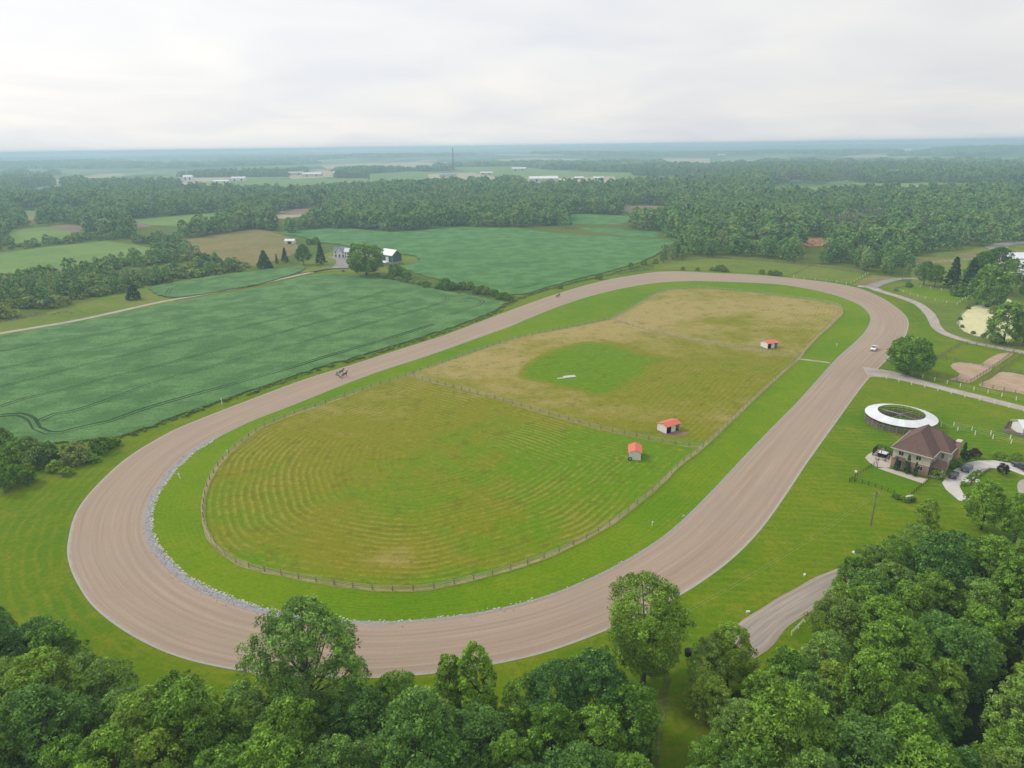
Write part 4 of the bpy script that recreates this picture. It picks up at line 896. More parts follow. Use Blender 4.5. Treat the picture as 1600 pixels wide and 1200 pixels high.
def choose(X, q, rng):
    n = len(X); k = rng.choice([0, 1, 2], n, p=[.4, .4, .2]); cn = vnoise(X, .02, 3)
    k = np.where((q[:, 0] > 950) & (cn > .3) & (rng.uniform(size=n) < .4), np.where(rng.uniform(size=n) < .8, 2, 3), k)
    for p in DEAD: k = np.where(inside(p, q) & (rng.uniform(size=n) < .72), 4, k)
    return k
def size(X, q, rng):
    s = rng.uniform(.55, 1.35, len(X)) * (1 + .12 * vnoise(X, .015, 8)); return np.clip(s, .5, 1.45)
Xn, qn, rg = sample_land(300, 1150, 82, 21)
scrub = (qn[:, 0] < 430) & (qn[:, 1] > 372)
keep = np.where(scrub, (vnoise(Xn, .05, 5) + rg.normal(0, .35, len(Xn)) > -.75), True)
Xn, qn, scrub = Xn[keep], qn[keep], scrub[keep]
kn, sn = choose(Xn, qn, rg), size(Xn, qn, rg)
bush = scrub & (rg.uniform(size=len(Xn)) < .55); kn = np.where(bush, 5, kn); sn = np.where(scrub & ~bush, sn * .58, sn); sn = np.where(bush, sn * 1.35, sn)
# edge of the right woods is lower
edge = (qn[:, 0] > 1000) & (front_y(qn[:, 0]) - qn[:, 1] < 16); sn = np.where(edge, sn * .72, sn)
Xs, qs, rs_ = sample_land(300, 640, 26, 31); ks_ = (qs[:, 0] < 425) & (qs[:, 1] > 374) & (vnoise(Xs, .05, 5) > -.5); Xs, qs = Xs[ks_], qs[ks_]
Xn, qn = np.vstack([Xn, Xs]), np.vstack([qn, qs]); kn = np.r_[kn, np.full(len(Xs), 5)]; sn = np.r_[sn, rs_.uniform(.5, 1.25, len(Xs))]
order = np.argsort(np.hypot(Xn[:, 0], Xn[:, 1]) / np.where(kn == 5, .25, 1)); vis = [i for i in order if kn[i] in (0, 1, 2, 3, 4) and 20 > qn[i, 0] * 0 and -30 < qn[i, 0] < 1630][:110]
for i in vis:
    x, y = Xn[i]; zone = 0 if qn[i, 0] < 460 else 1 if qn[i, 0] < 1000 else 2
    part_ = (('left end of' if qn[i, 0] < 110 else 'middle of' if qn[i, 0] < 250 else 'right end of') if zone == 0 else ('left part of' if qn[i, 0] < 700 else 'right part of') if zone == 1 else ('left end of' if qn[i, 0] < 1120 else 'middle of' if qn[i, 0] < 1270 else 'right end of'))
    kd = {0: 'rounded', 1: 'broad', 2: 'slender', 3: 'pointed', 4: 'bare grey'}[int(kn[i])]
    lab = kd + [' scrub tree in the %s the belt between lane and hay field', ' tree at the front edge, %s the woodlot behind the far soybean field', ' tree at the front, %s the woods behind the top bend'][zone] % part_
    kk = 'dead0' if kn[i] == 4 else 'spruce' if kn[i] == 3 else ['wood0', 'wood1', 'wood2'][int(kn[i])]
    tree(kk, x, y, sn[i] * 16.5 / KIND[kk][3], lab, group=lab + ' (alike)', name='conifer_tree' if kk == 'spruce' else 'dead_tree' if kk == 'dead0' else 'broadleaf_tree')
mk = np.ones(len(Xn), bool); mk[vis] = False
z0 = np.zeros((mk.sum(), 1)); pointcloud('woodland', np.c_[Xn[mk], z0], kn[mk], sn[mk], 'continuous woods and scrub spreading beyond the racetrack and fields')
X2, q2, rg = sample_land(1150, 2700, 130, 22)
kp = (vnoise(X2, .006, 11) > np.where(q2[:, 0] < 1000, -.05, -.55)); X2, q2 = X2[kp], q2[kp]
pointcloud('far_woodland', np.c_[X2, np.zeros(len(X2))], choose(X2, q2, rg), size(X2, q2, rg) * 1.15, 'hazy belt of woods between the distant fields')
X3, q3, rg = sample_land(2700, 10500, 2600, 23)
kp = (vnoise(X3, .0022, 12) > .0); X3, q3 = X3[kp], q3[kp]; z3 = ridge(X3[:, 0], X3[:, 1])
pointcloud('horizon_woodland', np.c_[X3, z3], np.full(len(X3), 6), rg.uniform(.7, 1.3, len(X3)), 'blue hazy woods along the horizon')
wl_ = catmull(GP([(175,688),(200,682),(250,664),(300,646),(350,628),(400,612),(450,595),(500,578),(550,564),(600,549),(650,534),(725,509),(770,491),(800,472),(850,454),(900,441),(950,429),(1000,416)]), .9, False)
wk_ = RNG.uniform(size=len(wl_)) < .75; wl_ = wl_[wk_] + RNG.normal(0, .7, (wk_.sum(), 2))
pointcloud('weeds', np.c_[wl_, np.zeros(len(wl_))], np.full(len(wl_), 5), RNG.uniform(.1, .3, len(wl_)), 'ragged weeds along the edge of the soybean fields beside the racetrack')
# rocks along the inside of the near bend (loose, uncountable)
rv, rf = [], []
def rock(b, x, y, s, rng):
    k = 7; V = [(x + math.cos(a) * s * rng.uniform(.7, 1.1), y + math.sin(a) * s * rng.uniform(.7, 1.1), -.05) for a in np.linspace(0, 6.28, k, endpoint=False)]
    V += [((v[0] - x) * .6 + x + rng.normal(0, s * .1), (v[1] - y) * .6 + y + rng.normal(0, s * .1), s * rng.uniform(.25, .6)) for v in V]
    b.add(V, [(i, (i + 1) % k, k + (i + 1) % k, k + i) for i in range(k)] + [list(range(k, 2 * k))])
rng = np.random.default_rng(4); bw, bg_ = B(), B()
for i in range(len(Li) - 1):
    px, py = to_px(*Li[i]); dens = 8 if px < 440 and py > 690 else 1.6 if py > 930 else .25 if py > 760 else 0
    d = Lo[i] - Li[i]; W = np.linalg.norm(d); d = d / W; L = np.linalg.norm(Li[i + 1] - Li[i])
    for _ in range(int(rng.poisson(dens * L * .55))):
        p = Li[i] + (Li[i + 1] - Li[i]) * rng.uniform() - d * rng.normal(.2, .22); rock(bw, p[0], p[1], rng.uniform(.12, .34), rng)
    for _ in range(int(rng.poisson(dens * L * .8))):
        p = Li[i] + (Li[i + 1] - Li[i]) * rng.uniform() + d * abs(rng.normal(.3, 1.1)); rock(bg_, p[0], p[1], rng.uniform(.10, .24), rng)
tag(bw.build('rock_edging', 'rock_pale'), 'pale broken stones edging the grass along the inside of the racetrack', 'stones', None, 'stuff')
tag(bg_.build('loose_stone', 'rock_grey'), 'loose blue grey stones on the inner margin of the racetrack', 'stones', None, 'stuff')
b = B(); pr = np.array(GP([(1498,505),(1503,493),(1512,484),(1530,475)])); pr = np.vstack([catmull(pr, 1.0, False), catmull(GP([(1498,505),(1505,517),(1530,527)]), 1.0, False)])
for p in pr: rock(b, p[0] + rng.normal(0, .5), p[1] + rng.normal(0, .5), rng.uniform(.3, .7), rng)
tag(b.build('bank_stone', 'rock_grey'), 'grey stones lining the bank of the scum covered pond', 'stones', None, 'stuff')
b = B()
for px, py, s in [(35,496,2),(60,491,2.5),(80,491,2.2),(100,488,2.4),(110,489,1.6),(20,501,1.8),(48,495,1.6)]:
    x, y = G(px, py)
    for _ in range(10): rock(b, x + rng.normal(0, 2.2), y + rng.normal(0, 2.2), rng.uniform(.4, s * .5), rng)
tag(b.build('rubble', 'soil'), 'heap of grey rubble at the scrub edge beside the lane', 'rubble', None, 'stuff')
b = B()
for _ in range(26):
    x, y = G(rng.uniform(1256, 1294), rng.uniform(374, 384)); rock(b, x, y, rng.uniform(1.5, 4.0), rng)
tag(b.build('earth_heap', 'red_soil'), 'heaps of reddish earth in a gap in the woods', 'earth', None, 'stuff')

# ------------------------------------------------------------------ building helpers
def window(parent, p, d, w, h, name='window'):
    """framed pane on a wall; p = centre on the wall face, d = outward unit vector (local)"""
    d = Vector(d); t = Vector((-d.y, d.x, 0)); fr, gl = B(), B()
    def quadbox(b, w, h, o0, o1):
        V = [Vector(p) + t * sx * w / 2 + Vector((0, 0, sz * h / 2)) + d * o for o in (o0, o1) for sx, sz in ((-1, -1), (1, -1), (1, 1), (-1, 1))]
        b.add(V, [(3, 2, 1, 0), (4, 5, 6, 7)] + [(i, (i + 1) % 4, 4 + (i + 1) % 4, 4 + i) for i in range(4)])
    k = .09
    for sx in (-1, 1):
        V0 = Vector(p) + t * sx * (w / 2)
        fr.add([V0 + t * a + Vector((0, 0, z)) + d * o for o in (.0, .08) for a, z in ((-k / 2, -h / 2), (k / 2, -h / 2), (k / 2, h / 2), (-k / 2, h / 2))], [(3, 2, 1, 0), (4, 5, 6, 7)] + [(i, (i + 1) % 4, 4 + (i + 1) % 4, 4 + i) for i in range(4)])
    for z in (-h / 2, h / 2):
        V0 = Vector(p) + Vector((0, 0, z))
        fr.add([V0 + t * a + Vector((0, 0, c)) + d * o for o in (.0, .09) for a, c in ((-w / 2 - k, -k / 2), (w / 2 + k, -k / 2), (w / 2 + k, k / 2), (-w / 2 - k, k / 2))], [(3, 2, 1, 0), (4, 5, 6, 7)] + [(i, (i + 1) % 4, 4 + (i + 1) % 4, 4 + i) for i in range(4)])
    V0 = Vector(p); fr.add([V0 + t * a + Vector((0, 0, z)) + d * o for o in (.03, .07) for a, z in ((-.03, -h / 2), (.03, -h / 2), (.03, h / 2), (-.03, h / 2))], [(3, 2, 1, 0), (4, 5, 6, 7)] + [(i, (i + 1) % 4, 4 + (i + 1) % 4, 4 + i) for i in range(4)])
    quadbox(gl, w, h, -.02, .035)
    g = gl.build(name, 'glass', parent); fr.build('frame', 'trim', g); return g
def hip_roof(x0, x1, y0, y1, ze, zr, ra, rb, t=.18):
    """hip roof over a rectangle; ra, rb ridge ends (x, y)"""
    b = B(); V = [(x0, y0, ze), (x1, y0, ze), (x1, y1, ze), (x0, y1, ze), (*ra, zr), (*rb, zr)]
    V += [(x, y, z - t) for x, y, z in V[:4]]
    if abs(ra[0] - rb[0]) < abs(ra[1] - rb[1]): F_ = [(0, 1, 4), (1, 2, 5, 4), (2, 3, 5), (3, 0, 4, 5)]
    else: F_ = [(3, 0, 4), (0, 1, 5, 4), (1, 2, 5), (2, 3, 4, 5)]
    F_ += [(0, 6, 7, 1), (1, 7, 8, 2), (2, 8, 9, 3), (3, 9, 6, 0), (6, 9, 8, 7)]
    return b.add(V, F_)
def gable_roof(x0, x1, y0, y1, ze, zr, ov=.4, t=.15):
    """two slabs, ridge along x"""
    ym = (y0 + y1) / 2; k = (zr - ze) / (ym - y0); ye0, ye1, zz = y0 - ov, y1 + ov, ze - ov * k
    return B().prism([(ye0, zz), (ym, zr), (ye1, zz), (ye1, zz + t), (ym, zr + t), (ye0, zz + t)][::-1], x0 - ov, x1 + ov, 'x')
def gable_walls(b, x0, x1, y0, y1, ze, zr, z0=0.0):
    return b.prism([(y0, z0), (y1, z0), (y1, ze), ((y0 + y1) / 2, zr - .02), (y0, ze)], x0, x1, 'x')

# ------------------------------------------------------------------ brick house
hx, hy = G(1393, 699, 5.6); rzh = math.atan2(-.719, .695)
hs = empty('brick_house', (hx, hy, 0), rzh, 'large brick and cream house with brown hip roof beside the round pen', 'house')
B().box(.5, 9.6, .5, 15.6, 0, 2.9).box(9.6, 12.2, 6.8, 14.2, 0, 2.9).build('brick_wall', 'brick', hs)
B().box(.47, 9.63, .47, 15.63, 2.9, 5.55).box(9.6, 12.23, 6.77, 14.23, 2.9, 5.55).build('upper_wall', 'stucco', hs)
B().box(.42, 9.68, .42, .47, 2.82, 3.0).box(9.63, 9.68, .47, 6.7, 2.82, 3.0).box(12.23, 12.28, 6.8, 14.2, 2.82, 3.0).build('band_course', 'trim', hs)
rf_ = hip_roof(-.1, 10.2, -.1, 16.2, 5.72, 10.4, (5.1, 4.7), (5.1, 11.6)).build('roof', 'shingle', hs)
hip_roof(3.0, 12.8, 6.2, 14.8, 5.715, 9.9, (5.3, 10.5), (8.4, 10.5)).build('wing_roof', 'shingle', hs)
B().tube([(-.1, -.1, 5.74), (5.1, 4.7, 10.42)], .09, 4).tube([(10.2, -.1, 5.74), (5.1, 4.7, 10.42)], .09, 4).tube([(5.1, 4.7, 10.42), (5.1, 11.6, 10.42)], .09, 4).tube([(-.1, 16.2, 5.74), (5.1, 11.6, 10.42)], .09, 4).build('ridge_cap', 'shingle', rf_)
B().box(-.16, 10.26, -.2, -.1, 5.5, 5.72).box(10.2, 10.3, -.2, 6.2, 5.5, 5.72).box(12.8, 12.9, 6.2, 14.8, 5.5, 5.72).box(10.3, 12.9, 6.1, 6.2, 5.5, 5.72).box(-.2, -.1, -.2, 16.2, 5.5, 5.72).build('gutter', 'trim', hs)
ch = B().box(12.25, 13.3, 11.9, 13.8, 0, 7.3).build('chimney', 'brick', hs); B().box(12.15, 13.4, 11.8, 13.9, 7.3, 7.5).build('chimney_cap', 'concrete', ch)
for x, z, w, h in ((2.5, 4.45, 1.3, 1.25), (6.8, 4.45, 1.3, 1.25)): window(hs, (x, .47, z), (0, -1, 0), w, h)
window(hs, (7.6, .5, 1.7), (0, -1, 0), 1.2, 1.3)
for y, z in ((2.2, 4.5), (4.8, 4.5)): window(hs, (9.63, y, z), (1, 0, 0), .8, 1.3)
for y in (8.2, 10.4): window(hs, (12.23, y, 4.5), (1, 0, 0), 1.1, 1.4)
for y in (8.0, 10.3): window(hs, (12.2, y, 1.6), (1, 0, 0), 1.2, 1.5)
window(hs, (10.9, 6.77, 4.3), (0, -1, 0), .7, 1.5)
for y in (3.5, 8.0, 12.5): window(hs, (.47, y, 4.5), (-1, 0, 0), 1.1, 1.3)
dr = B().box(2.0, 3.0, .42, .5, .05, 2.15).build('door', 'glass', hs); B().box(1.88, 1.98, .4, .5, .05, 2.25).box(3.02, 3.12, .4, .5, .05, 2.25).box(1.88, 3.12, .4, .5, 2.25, 2.36).build('frame', 'trim', dr)
B().add([(1.3, .47, 3.4), (3.7, .47, 3.4), (4.0, -.9, 2.7), (1.0, -.9, 2.7), (1.3, .47, 2.7), (3.7, .47, 2.7)], [(0, 3, 2, 1), (3, 4, 5, 2), (0, 4, 3), (1, 2, 5), (0, 1, 5, 4)]).build('door_canopy', 'shingle', hs)
po = B().add([(9.7, .9, 2.9), (13.0, .9, 2.9), (13.0, 4.7, 2.9), (9.7, 4.7, 2.9), (10.6, 2.8, 4.9), (9.7, .9, 2.7), (13.0, .9, 2.7), (13.0, 4.7, 2.7), (9.7, 4.7, 2.7)],
             [(0, 1, 4), (1, 2, 4), (2, 3, 4), (3, 0, 4), (0, 5, 6, 1), (1, 6, 7, 2), (2, 7, 8, 3), (3, 8, 5, 0), (5, 8, 7, 6)]).build('porch_roof', 'shingle', hs)
for x, y in ((12.6, 1.3), (12.6, 4.3)): B().box(x - .22, x + .22, y - .22, y + .22, 0, 2.7).build('porch_pillar', 'stucco', hs)
B().box(9.7, 12.9, 1.0, 4.6, 0, .3).build('porch_floor', 'concrete', hs)
B().box(9.62, 9.7, 2.2, 3.4, .3, 2.4).build('door', 'trim', hs)

# ------------------------------------------------------------------ covered round exercise pen
pcx, pcy = 123.2, 200.7
pen = empty('horse_walker', (pcx, pcy, 0), 0, 'round horse walker with white ring roof and dark slatted sides behind the brick house', 'horse walker')
NP = 32; Rp, Rq = 10.3, 6.75
def ring(b, r0, r1, z0, z1, a0, a1, t=.05):
    V = [(r * math.cos(a), r * math.sin(a), z + dz) for dz in (0, t) for r, z in ((r0, z0), (r1, z1)) for a in (a0, a1)]
    return b.add(V, [(0, 1, 3, 2), (4, 6, 7, 5), (0, 4, 5, 1), (2, 3, 7, 6), (0, 2, 6, 4), (1, 5, 7, 3)])
for i in range(NP):
    a0, a1 = 2 * math.pi * i / NP, 2 * math.pi * (i + 1) / NP
    ring(B(), Rp, Rq, 2.75 + .012 * (i % 2), 3.75 + .012 * (i % 2), a0 + .0006, a1 - .0006).build('roof_panel', 'white_metal', pen)
    for R_, h in ((Rp - .22, 2.78), (Rq + .1, 3.72)):
        B().tube([(R_ * math.cos(a0), R_ * math.sin(a0), 0), (R_ * math.cos(a0), R_ * math.sin(a0), h)], .06, 5).build('post', 'grey_metal', pen)
    for R_, zs, m in ((Rp - .3, (.35, 1.0, 1.65), 'wood_post'), (Rq + .15, (.35, 1.0, 1.65), 'wood_post')):
        for z in zs:
            b = B(); V = [((R_ + dr_) * math.cos(a), (R_ + dr_) * math.sin(a), z + dz) for dz in (-.13, .13) for dr_ in (-.02, .02) for a in (a0, a1)]
            b.add(V, [(0, 1, 3, 2), (4, 6, 7, 5), (0, 4, 5, 1), (2, 3, 7, 6), (0, 2, 6, 4), (1, 5, 7, 3)]).build('side_board', m, pen)
b = B()
for i in range(64):
    a0, a1 = 2 * math.pi * i / 64, 2 * math.pi * (i + 1) / 64; ring(b, Rp + .03, Rp - .05, 2.52, 2.55, a0, a1, .2)
b.build('eave_rail', 'black_metal', pen)
B().tube([(0, 0, 0), (0, 0, 3.4)], .22, 8).build('centre_mast', 'grey_metal', pen)
for i in range(4):
    a = .55 + i * math.pi / 2; B().tube([(.2 * math.cos(a), .2 * math.sin(a), 3.1), (8.4 * math.cos(a), 8.4 * math.sin(a), 2.7)], .07, 5).build('walker_arm', 'grey_metal', pen)
cx_, cy_ = pcx, pcy
b = B()
for i in range(48):
    a0, a1 = 2 * math.pi * i / 48, 2 * math.pi * (i + 1) / 48; ring(b, Rp - .4, Rq + .2, .03, .03, a0, a1, .01)
b.build('sand_ring', 'soil', pen)

# ------------------------------------------------------------------ paddock shelters
def shelter(px_corner_l, px_corner_r, depth, label, mode):
    a, c = np.array(G(*px_corner_l)), np.array(G(*px_corner_r)); v = c - a; W = float(np.linalg.norm(v)); rz = math.atan2(v[1], v[0])
    o = empty('paddock_shelter', (a[0], a[1], 0), rz, label, 'shelter', 'red roofed paddock shelters')
    t = .1
    if mode == 'front':      # long open side towards the camera, ridge along local x
        ze, zr = 2.35, 3.0; D = depth; yr = D * .45
        B().prism([(0, 0), (D, 0), (D, ze), (yr, zr), (0, ze)], 0, t, 'x').build('end_wall', 'white_paint', o)
        B().prism([(0, 0), (D, 0), (D, ze), (yr, zr), (0, ze)], W - t, W, 'x').build('end_wall', 'white_paint', o)
        B().box(t, W - t, D - t, D, 0, ze).build('back_wall', 'white_paint', o)
        B().box(W * .36, W * .68, 0, t, 0, ze - .05).build('front_panel', 'white_paint', o)
        B().box(t, W - t, 0, t, ze - .22, ze - .02).build('lintel', 'white_paint', o)
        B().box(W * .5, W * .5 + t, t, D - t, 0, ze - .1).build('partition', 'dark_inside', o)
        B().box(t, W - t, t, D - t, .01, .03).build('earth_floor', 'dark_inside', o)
        k = (zr - ze) / yr
        B().prism([(-.35, ze - .35 * k), (yr, zr), (D + .3, ze - .12), (D + .3, ze - .04), (yr, zr + .08), (-.35, ze - .35 * k + .08)][::-1], -.3, W + .3, 'x').build('roof', 'red_roof', o)
    else:                    # gable end towards the camera, ridge along local y
        ze, zr = 2.4, 3.15; D = depth; xm = W / 2
        B().prism([(0, 0), (W, 0), (W, ze), (xm, zr), (0, ze)], 0, t, 'y').build('end_wall', 'white_paint', o)
        B().prism([(0, 0), (W, 0), (W, ze), (xm, zr), (0, ze)], D - t, D, 'y').build('end_wall', 'white_paint', o)
        B().box(0, t, t, D - t, 0, ze).build('side_wall', 'white_paint', o)
        B().box(W - t, W, D * .4, D * .62, 0, ze).build('front_panel', 'white_paint', o)
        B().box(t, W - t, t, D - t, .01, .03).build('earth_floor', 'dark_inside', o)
        k = (zr - ze) / xm
        B().prism([(-.35, ze - .35 * k), (xm, zr), (W + .35, ze - .35 * k), (W + .35, ze - .35 * k + .08), (xm, zr + .08), (-.35, ze - .35 * k + .08)][::-1], -.35, D + .3, 'y').build('roof', 'red_roof', o)
    g = np.array([(-.8, -1.4), (W + .8, -1.4), (W + .8, depth + .6), (-.8, depth + .6)]); R2 = np.array([[math.cos(rz), math.sin(rz)], [-math.sin(rz), math.cos(rz)]])
    return o
shelter((1041, 678), (1062, 671.5), 4.0, 'red roofed white shelter with two dark stalls in the middle paddock', 'front')
shelter((983, 718.5), (1001, 719.5), 5.2, 'red roofed white shelter showing its gable end in the near paddock', 'gable')
shelter((1199, 545), (1215, 543), 4.6, 'small red roofed white shelter in the far paddock corner', 'front')
for i, (px_, rx, ry) in enumerate((((1053, 677.5), 4.4, 1.8),)):
    c = G(*px_); sheet('worn_earth', [(c[0] + rx * math.cos(a) * (1 + .12 * math.sin(3 * a)), c[1] + ry * math.sin(a) * (1 + .1 * math.cos(4 * a))) for a in np.linspace(0, 6.28, 26, endpoint=False)], .016 + .001 * i, 'soil')
x, y = G(984.5, 719.8); b = B(); V, F_ = [], []
for i in range(18):
    for j in range(8):
        a, c = 2 * math.pi * i / 18, 2 * math.pi * j / 8; r = .42 + .15 * math.cos(c); V.append((r * math.cos(a), .15 * math.sin(c), .57 + r * math.sin(a)))
for i in range(18):
    for j in range(8): F_.append((i * 8 + j, i * 8 + (j + 1) % 8, ((i + 1) % 18) * 8 + (j + 1) % 8, ((i + 1) % 18) * 8 + j))
b.add(V, F_); o = b.build('tractor_tyre', 'tyre', loc=(x, y, 0)); tag(o, 'black tyre leaning at the corner of the gable end shelter', 'tyre')
# flat pale sheet lying in the green patch
c = np.array(G(893, 588.5)); o = B().box(-3.2, 1.6, -1.0, 1.2, 0, .18).box(-6, -3.2, -1.1, -.2, 0, .1).build('pale_sheet', 'concrete', loc=(c[0], c[1], .02)); o.rotation_euler.z = .25; tag(o, 'flat pale sheet lying in the bright green patch of the middle paddock', 'slab')

# ------------------------------------------------------------------ far farm: white house, garage, green barn
fx, fy = G(522, 402.5); fh = empty('farmhouse', (fx, fy, 0), rad(-4), 'white two storey farmhouse with blue grey gabled roof', 'house')
b = B(); gable_walls(b, 0, 9.5, 0, 7, 5.6, 8.2); b.build('wall', 'white_paint', fh)
gable_roof(0, 9.5, 0, 7, 5.6, 8.2).build('roof', 'blue_grey_roof', fh)
b = B(); b.prism([(3.0, 5.0), (6.4, 5.0), (6.4, 5.8), (4.7, 7.9), (3.0, 5.8)], -.3, 2.6, 'y'); b.build('gable_dormer', 'white_paint', fh)
b = B(); b.prism([(2.7, 5.6), (4.7, 8.0), (6.7, 5.6), (6.7, 5.75), (4.7, 8.15), (2.7, 5.75)][::-1], -.5, 3.4, 'y'); b.build('dormer_roof', 'blue_grey_roof', fh)
b = B(); b.prism([(-2, 0), (3.5, 0), (3.5, 5.2), (.75, 7.6), (-2, 5.2)], 9.5, 13.5, 'x'); b.build('wing_wall', 'white_paint', fh)
b = B(); b.prism([(-2.4, 4.9), (.75, 7.65), (3.9, 4.9), (3.9, 5.05), (.75, 7.8), (-2.4, 5.05)][::-1], 9.3, 13.9, 'x'); b.build('wing_roof', 'white_metal', fh)
for x_ in (1.6, 7.8): window(fh, (x_, 0, 4.2), (0, -1, 0), 1.1, 1.5)
for x_ in (1.6, 4.7, 7.8): window(fh, (x_, 0, 1.5), (0, -1, 0), 1.4, 1.9)
for x_ in (10.5, 12.3): window(fh, (x_, -2, 3.6), (0, -1, 0), .9, 1.6); window(fh, (x_, -2, 1.2), (0, -1, 0), .9, 1.5)
gx_, gy_ = G(547, 402); fg = empty('garage', (gx_, gy_, 0), rad(-4), 'long white roofed garage joined behind the farmhouse', 'garage')
b = B(); gable_walls(b, 0, 12, 0, 8, 3.0, 5.4); b.build('wall', 'white_paint', fg); gable_roof(0, 12, 0, 8, 3.0, 5.4).build('roof', 'white_metal', fg)
for x_ in (1.2, 4.6, 8.0): B().box(x_, x_ + 2.5, -.06, .02, 0, 2.4).build('garage_door', 'trim', fg)
gx_, gy_ = G(584, 404); sh = empty('white_outbuilding', (gx_, gy_, 0), rad(-4), 'small white outbuilding half hidden behind the big round tree', 'shed')
b = B(); gable_walls(b, -6, 3, 0, 6, 3.0, 5.0); b.build('wall', 'white_paint', sh); gable_roof(-6, 3, 0, 6, 3.0, 5.0).build('roof', 'white_metal', sh); B().box(-2, 0, -.06, .02, 0, 2.2).build('door', 'trim', sh)
a_ = np.array(G(613.5, 413.5)); b2 = np.array(G(595, 410.5)); v = a_ - b2; rzb = math.atan2(v[1], v[0]); Wb = float(np.linalg.norm(v))
ba = empty('green_barn', (b2[0], b2[1], 0), rzb, 'dark green barn with white metal roof and stone foundation', 'barn')
Db = 9.0
b = B(); b.box(0, Wb, 0, Db, 0, 1.8); b.build('stone_base', 'stone', ba)
b = B(); gable_walls(b, -.05, Wb + .05, -.05, Db + .05, 7.0, 10.6, 1.8); b.build('wall', 'green_siding', ba)
gable_roof(0, Wb, 0, Db, 7.0, 10.6, .5).build('roof', 'white_metal', ba)
B().box(Wb * .46, Wb * .70, -.14, -.06, 1.2, 5.6).build('barn_door', 'white_paint', ba)
B().box(Wb - .1, Wb + .08, -.12, -.05, 1.8, 7.0).build('corner_board', 'white_paint', ba)
lx, ly = G(596, 414); ls = empty('lean_to', (lx, ly, 0), rzb, 'low white roofed shed in front of the green barn', 'shed')
B().box(-1, 5, 0, 3, 0, 2.0).build('wall', 'stone', ls); B().add([(-1.4, -.5, 2.05), (5.4, -.5, 2.05), (5.4, 3.3, 2.8), (-1.4, 3.3, 2.8), (-1.4, -.5, 2.2), (5.4, -.5, 2.2), (5.4, 3.3, 2.95), (-1.4, 3.3, 2.95)], [(3, 2, 1, 0), (4, 5, 6, 7), (0, 1, 5, 4), (1, 2, 6, 5), (2, 3, 7, 6), (3, 0, 4, 7)]).build('roof', 'white_metal', ls)
# ------------------------------------------------------------------ long barns and far white buildings
def longbarn(px, py, L, D, ze, zr, rz, label, wall='white_paint', roof='white_metal', name='farm_building', doors=2, group=None, z=0.0):
    x, y = G(px, py); o = empty(name, (x, y, z), rad(rz), label, 'barn', group)
    b = B(); gable_walls(b, -L / 2, L / 2, 0, D, ze, zr); b.build('wall', wall, o)
    gable_roof(-L / 2, L / 2, 0, D, ze, zr, .5).build('roof', roof, o)
    for i in range(doors):
        x0 = -L / 2 + (i + .5) * L / doors; w = min(4, L / doors * .4); B().box(x0 - w / 2, x0 + w / 2, -.12, -.02, 0, ze * .8).build('door', 'dark_inside', o)
    return o
longbarn(1600, 441, 22, 13, 4.6, 7.2, 0, 'white stable with white metal roof at the right edge, nearest of its row', doors=3)
longbarn(1602, 428, 24, 13, 5.2, 8.0, 0, 'white stable with white roof, middle of the row at right edge', doors=3)
longbarn(1604, 416, 26, 14, 5.6, 8.6, 0, 'white stable with white roof, farthest of the row at right edge', doors=3)
longbarn(1622, 682, 9, 6, 2.6, 4.0, -8, 'white roofed shed cut by the right edge beside its brown yard', doors=1)
fence(GP([(1640,690),(1600,684),(1566,676),(1578,661),(1610,664)]), 2.5, 1.3, .2, 'wood_post', (.3, .7, 1.1), 'wood_post', 'brown board yard fence round the white roofed shed at right', rail_h=.3)
pxsheet('earth_yard', [(1567,676),(1579,662),(1620,665),(1650,690),(1600,684)], .028, 'soil', 0)
longbarn(452.5, 381, 9, 6, 2.8, 4.2, 0, 'small white shed among bushes above the farm spruces', doors=1)
FARB = [(850,284,72,30,8,13,4,'long white roofed barn, widest of the hazy distant buildings'),(884,286,30,18,6,9,-4,'white barn just right of the widest distant barn'),(905,281,24,14,5,8,6,'white building in the distant field right of the widest barn'),(935,281,26,14,5,8,-6,'white building at the end of the distant farm row'),
 (372,283,40,18,8,12,0,'pale barn beyond the left woods, biggest of its cluster'),(345,286,40,15,5,8,5,'low pale barn left in the far cluster on the left'),(293,281,28,14,9,14,0,'tall white barn alone beyond the left woods'),
 (460,274,60,25,8,12,0,'tan roofed shed left of the white roofed pair in the distance'),(487,276,60,28,8,12,2,'long tan and white shed in the distance left of centre'),(530,274,45,25,8,12,-2,'long white shed in the distance left of centre'),
 (424,274,26,14,7,10,0,'tiny white house in haze left of the distant sheds'),(146,295,26,12,7,11,10,'white barn in the hazy trees at far left'),(157,297,26,12,5,8,-10,'second white barn in the hazy trees at far left'),(185,259,60,25,8,12,0,'white speck of a barn near the horizon at far left'),
 (811,267,50,22,8,12,0,'white barn on the distant field right of the mast'),(1128,244,46,26,10,14,0,'white block near the horizon right of centre'),(1415,236,100,40,14,20,2,'very long white building near the horizon at right'),(1452,235,80,40,12,18,0,'second long white building near the horizon at right'),(1480,234,50,40,12,22,0,'white building at the end of the far row near horizon'),
 (760,273,40,14,6,9,0,'row shed in the distant pale field under the mast'),(700,277,50,16,6,9,3,'blue grey shed in the distant pale field'),(1262,240,36,20,10,14,0,'white speck of a house in the hazy right woods')]
for (px, py, L, D, ze, zr, rz, lab) in FARB:
    longbarn(px, py, L, D, ze, zr, rz, lab, wall='tan_siding' if 'tan' in lab else 'white_paint', roof='tan_siding' if 'tan roofed' in lab else 'blue_grey_roof' if 'blue' in lab else 'white_metal', group='hazy distant farm buildings')
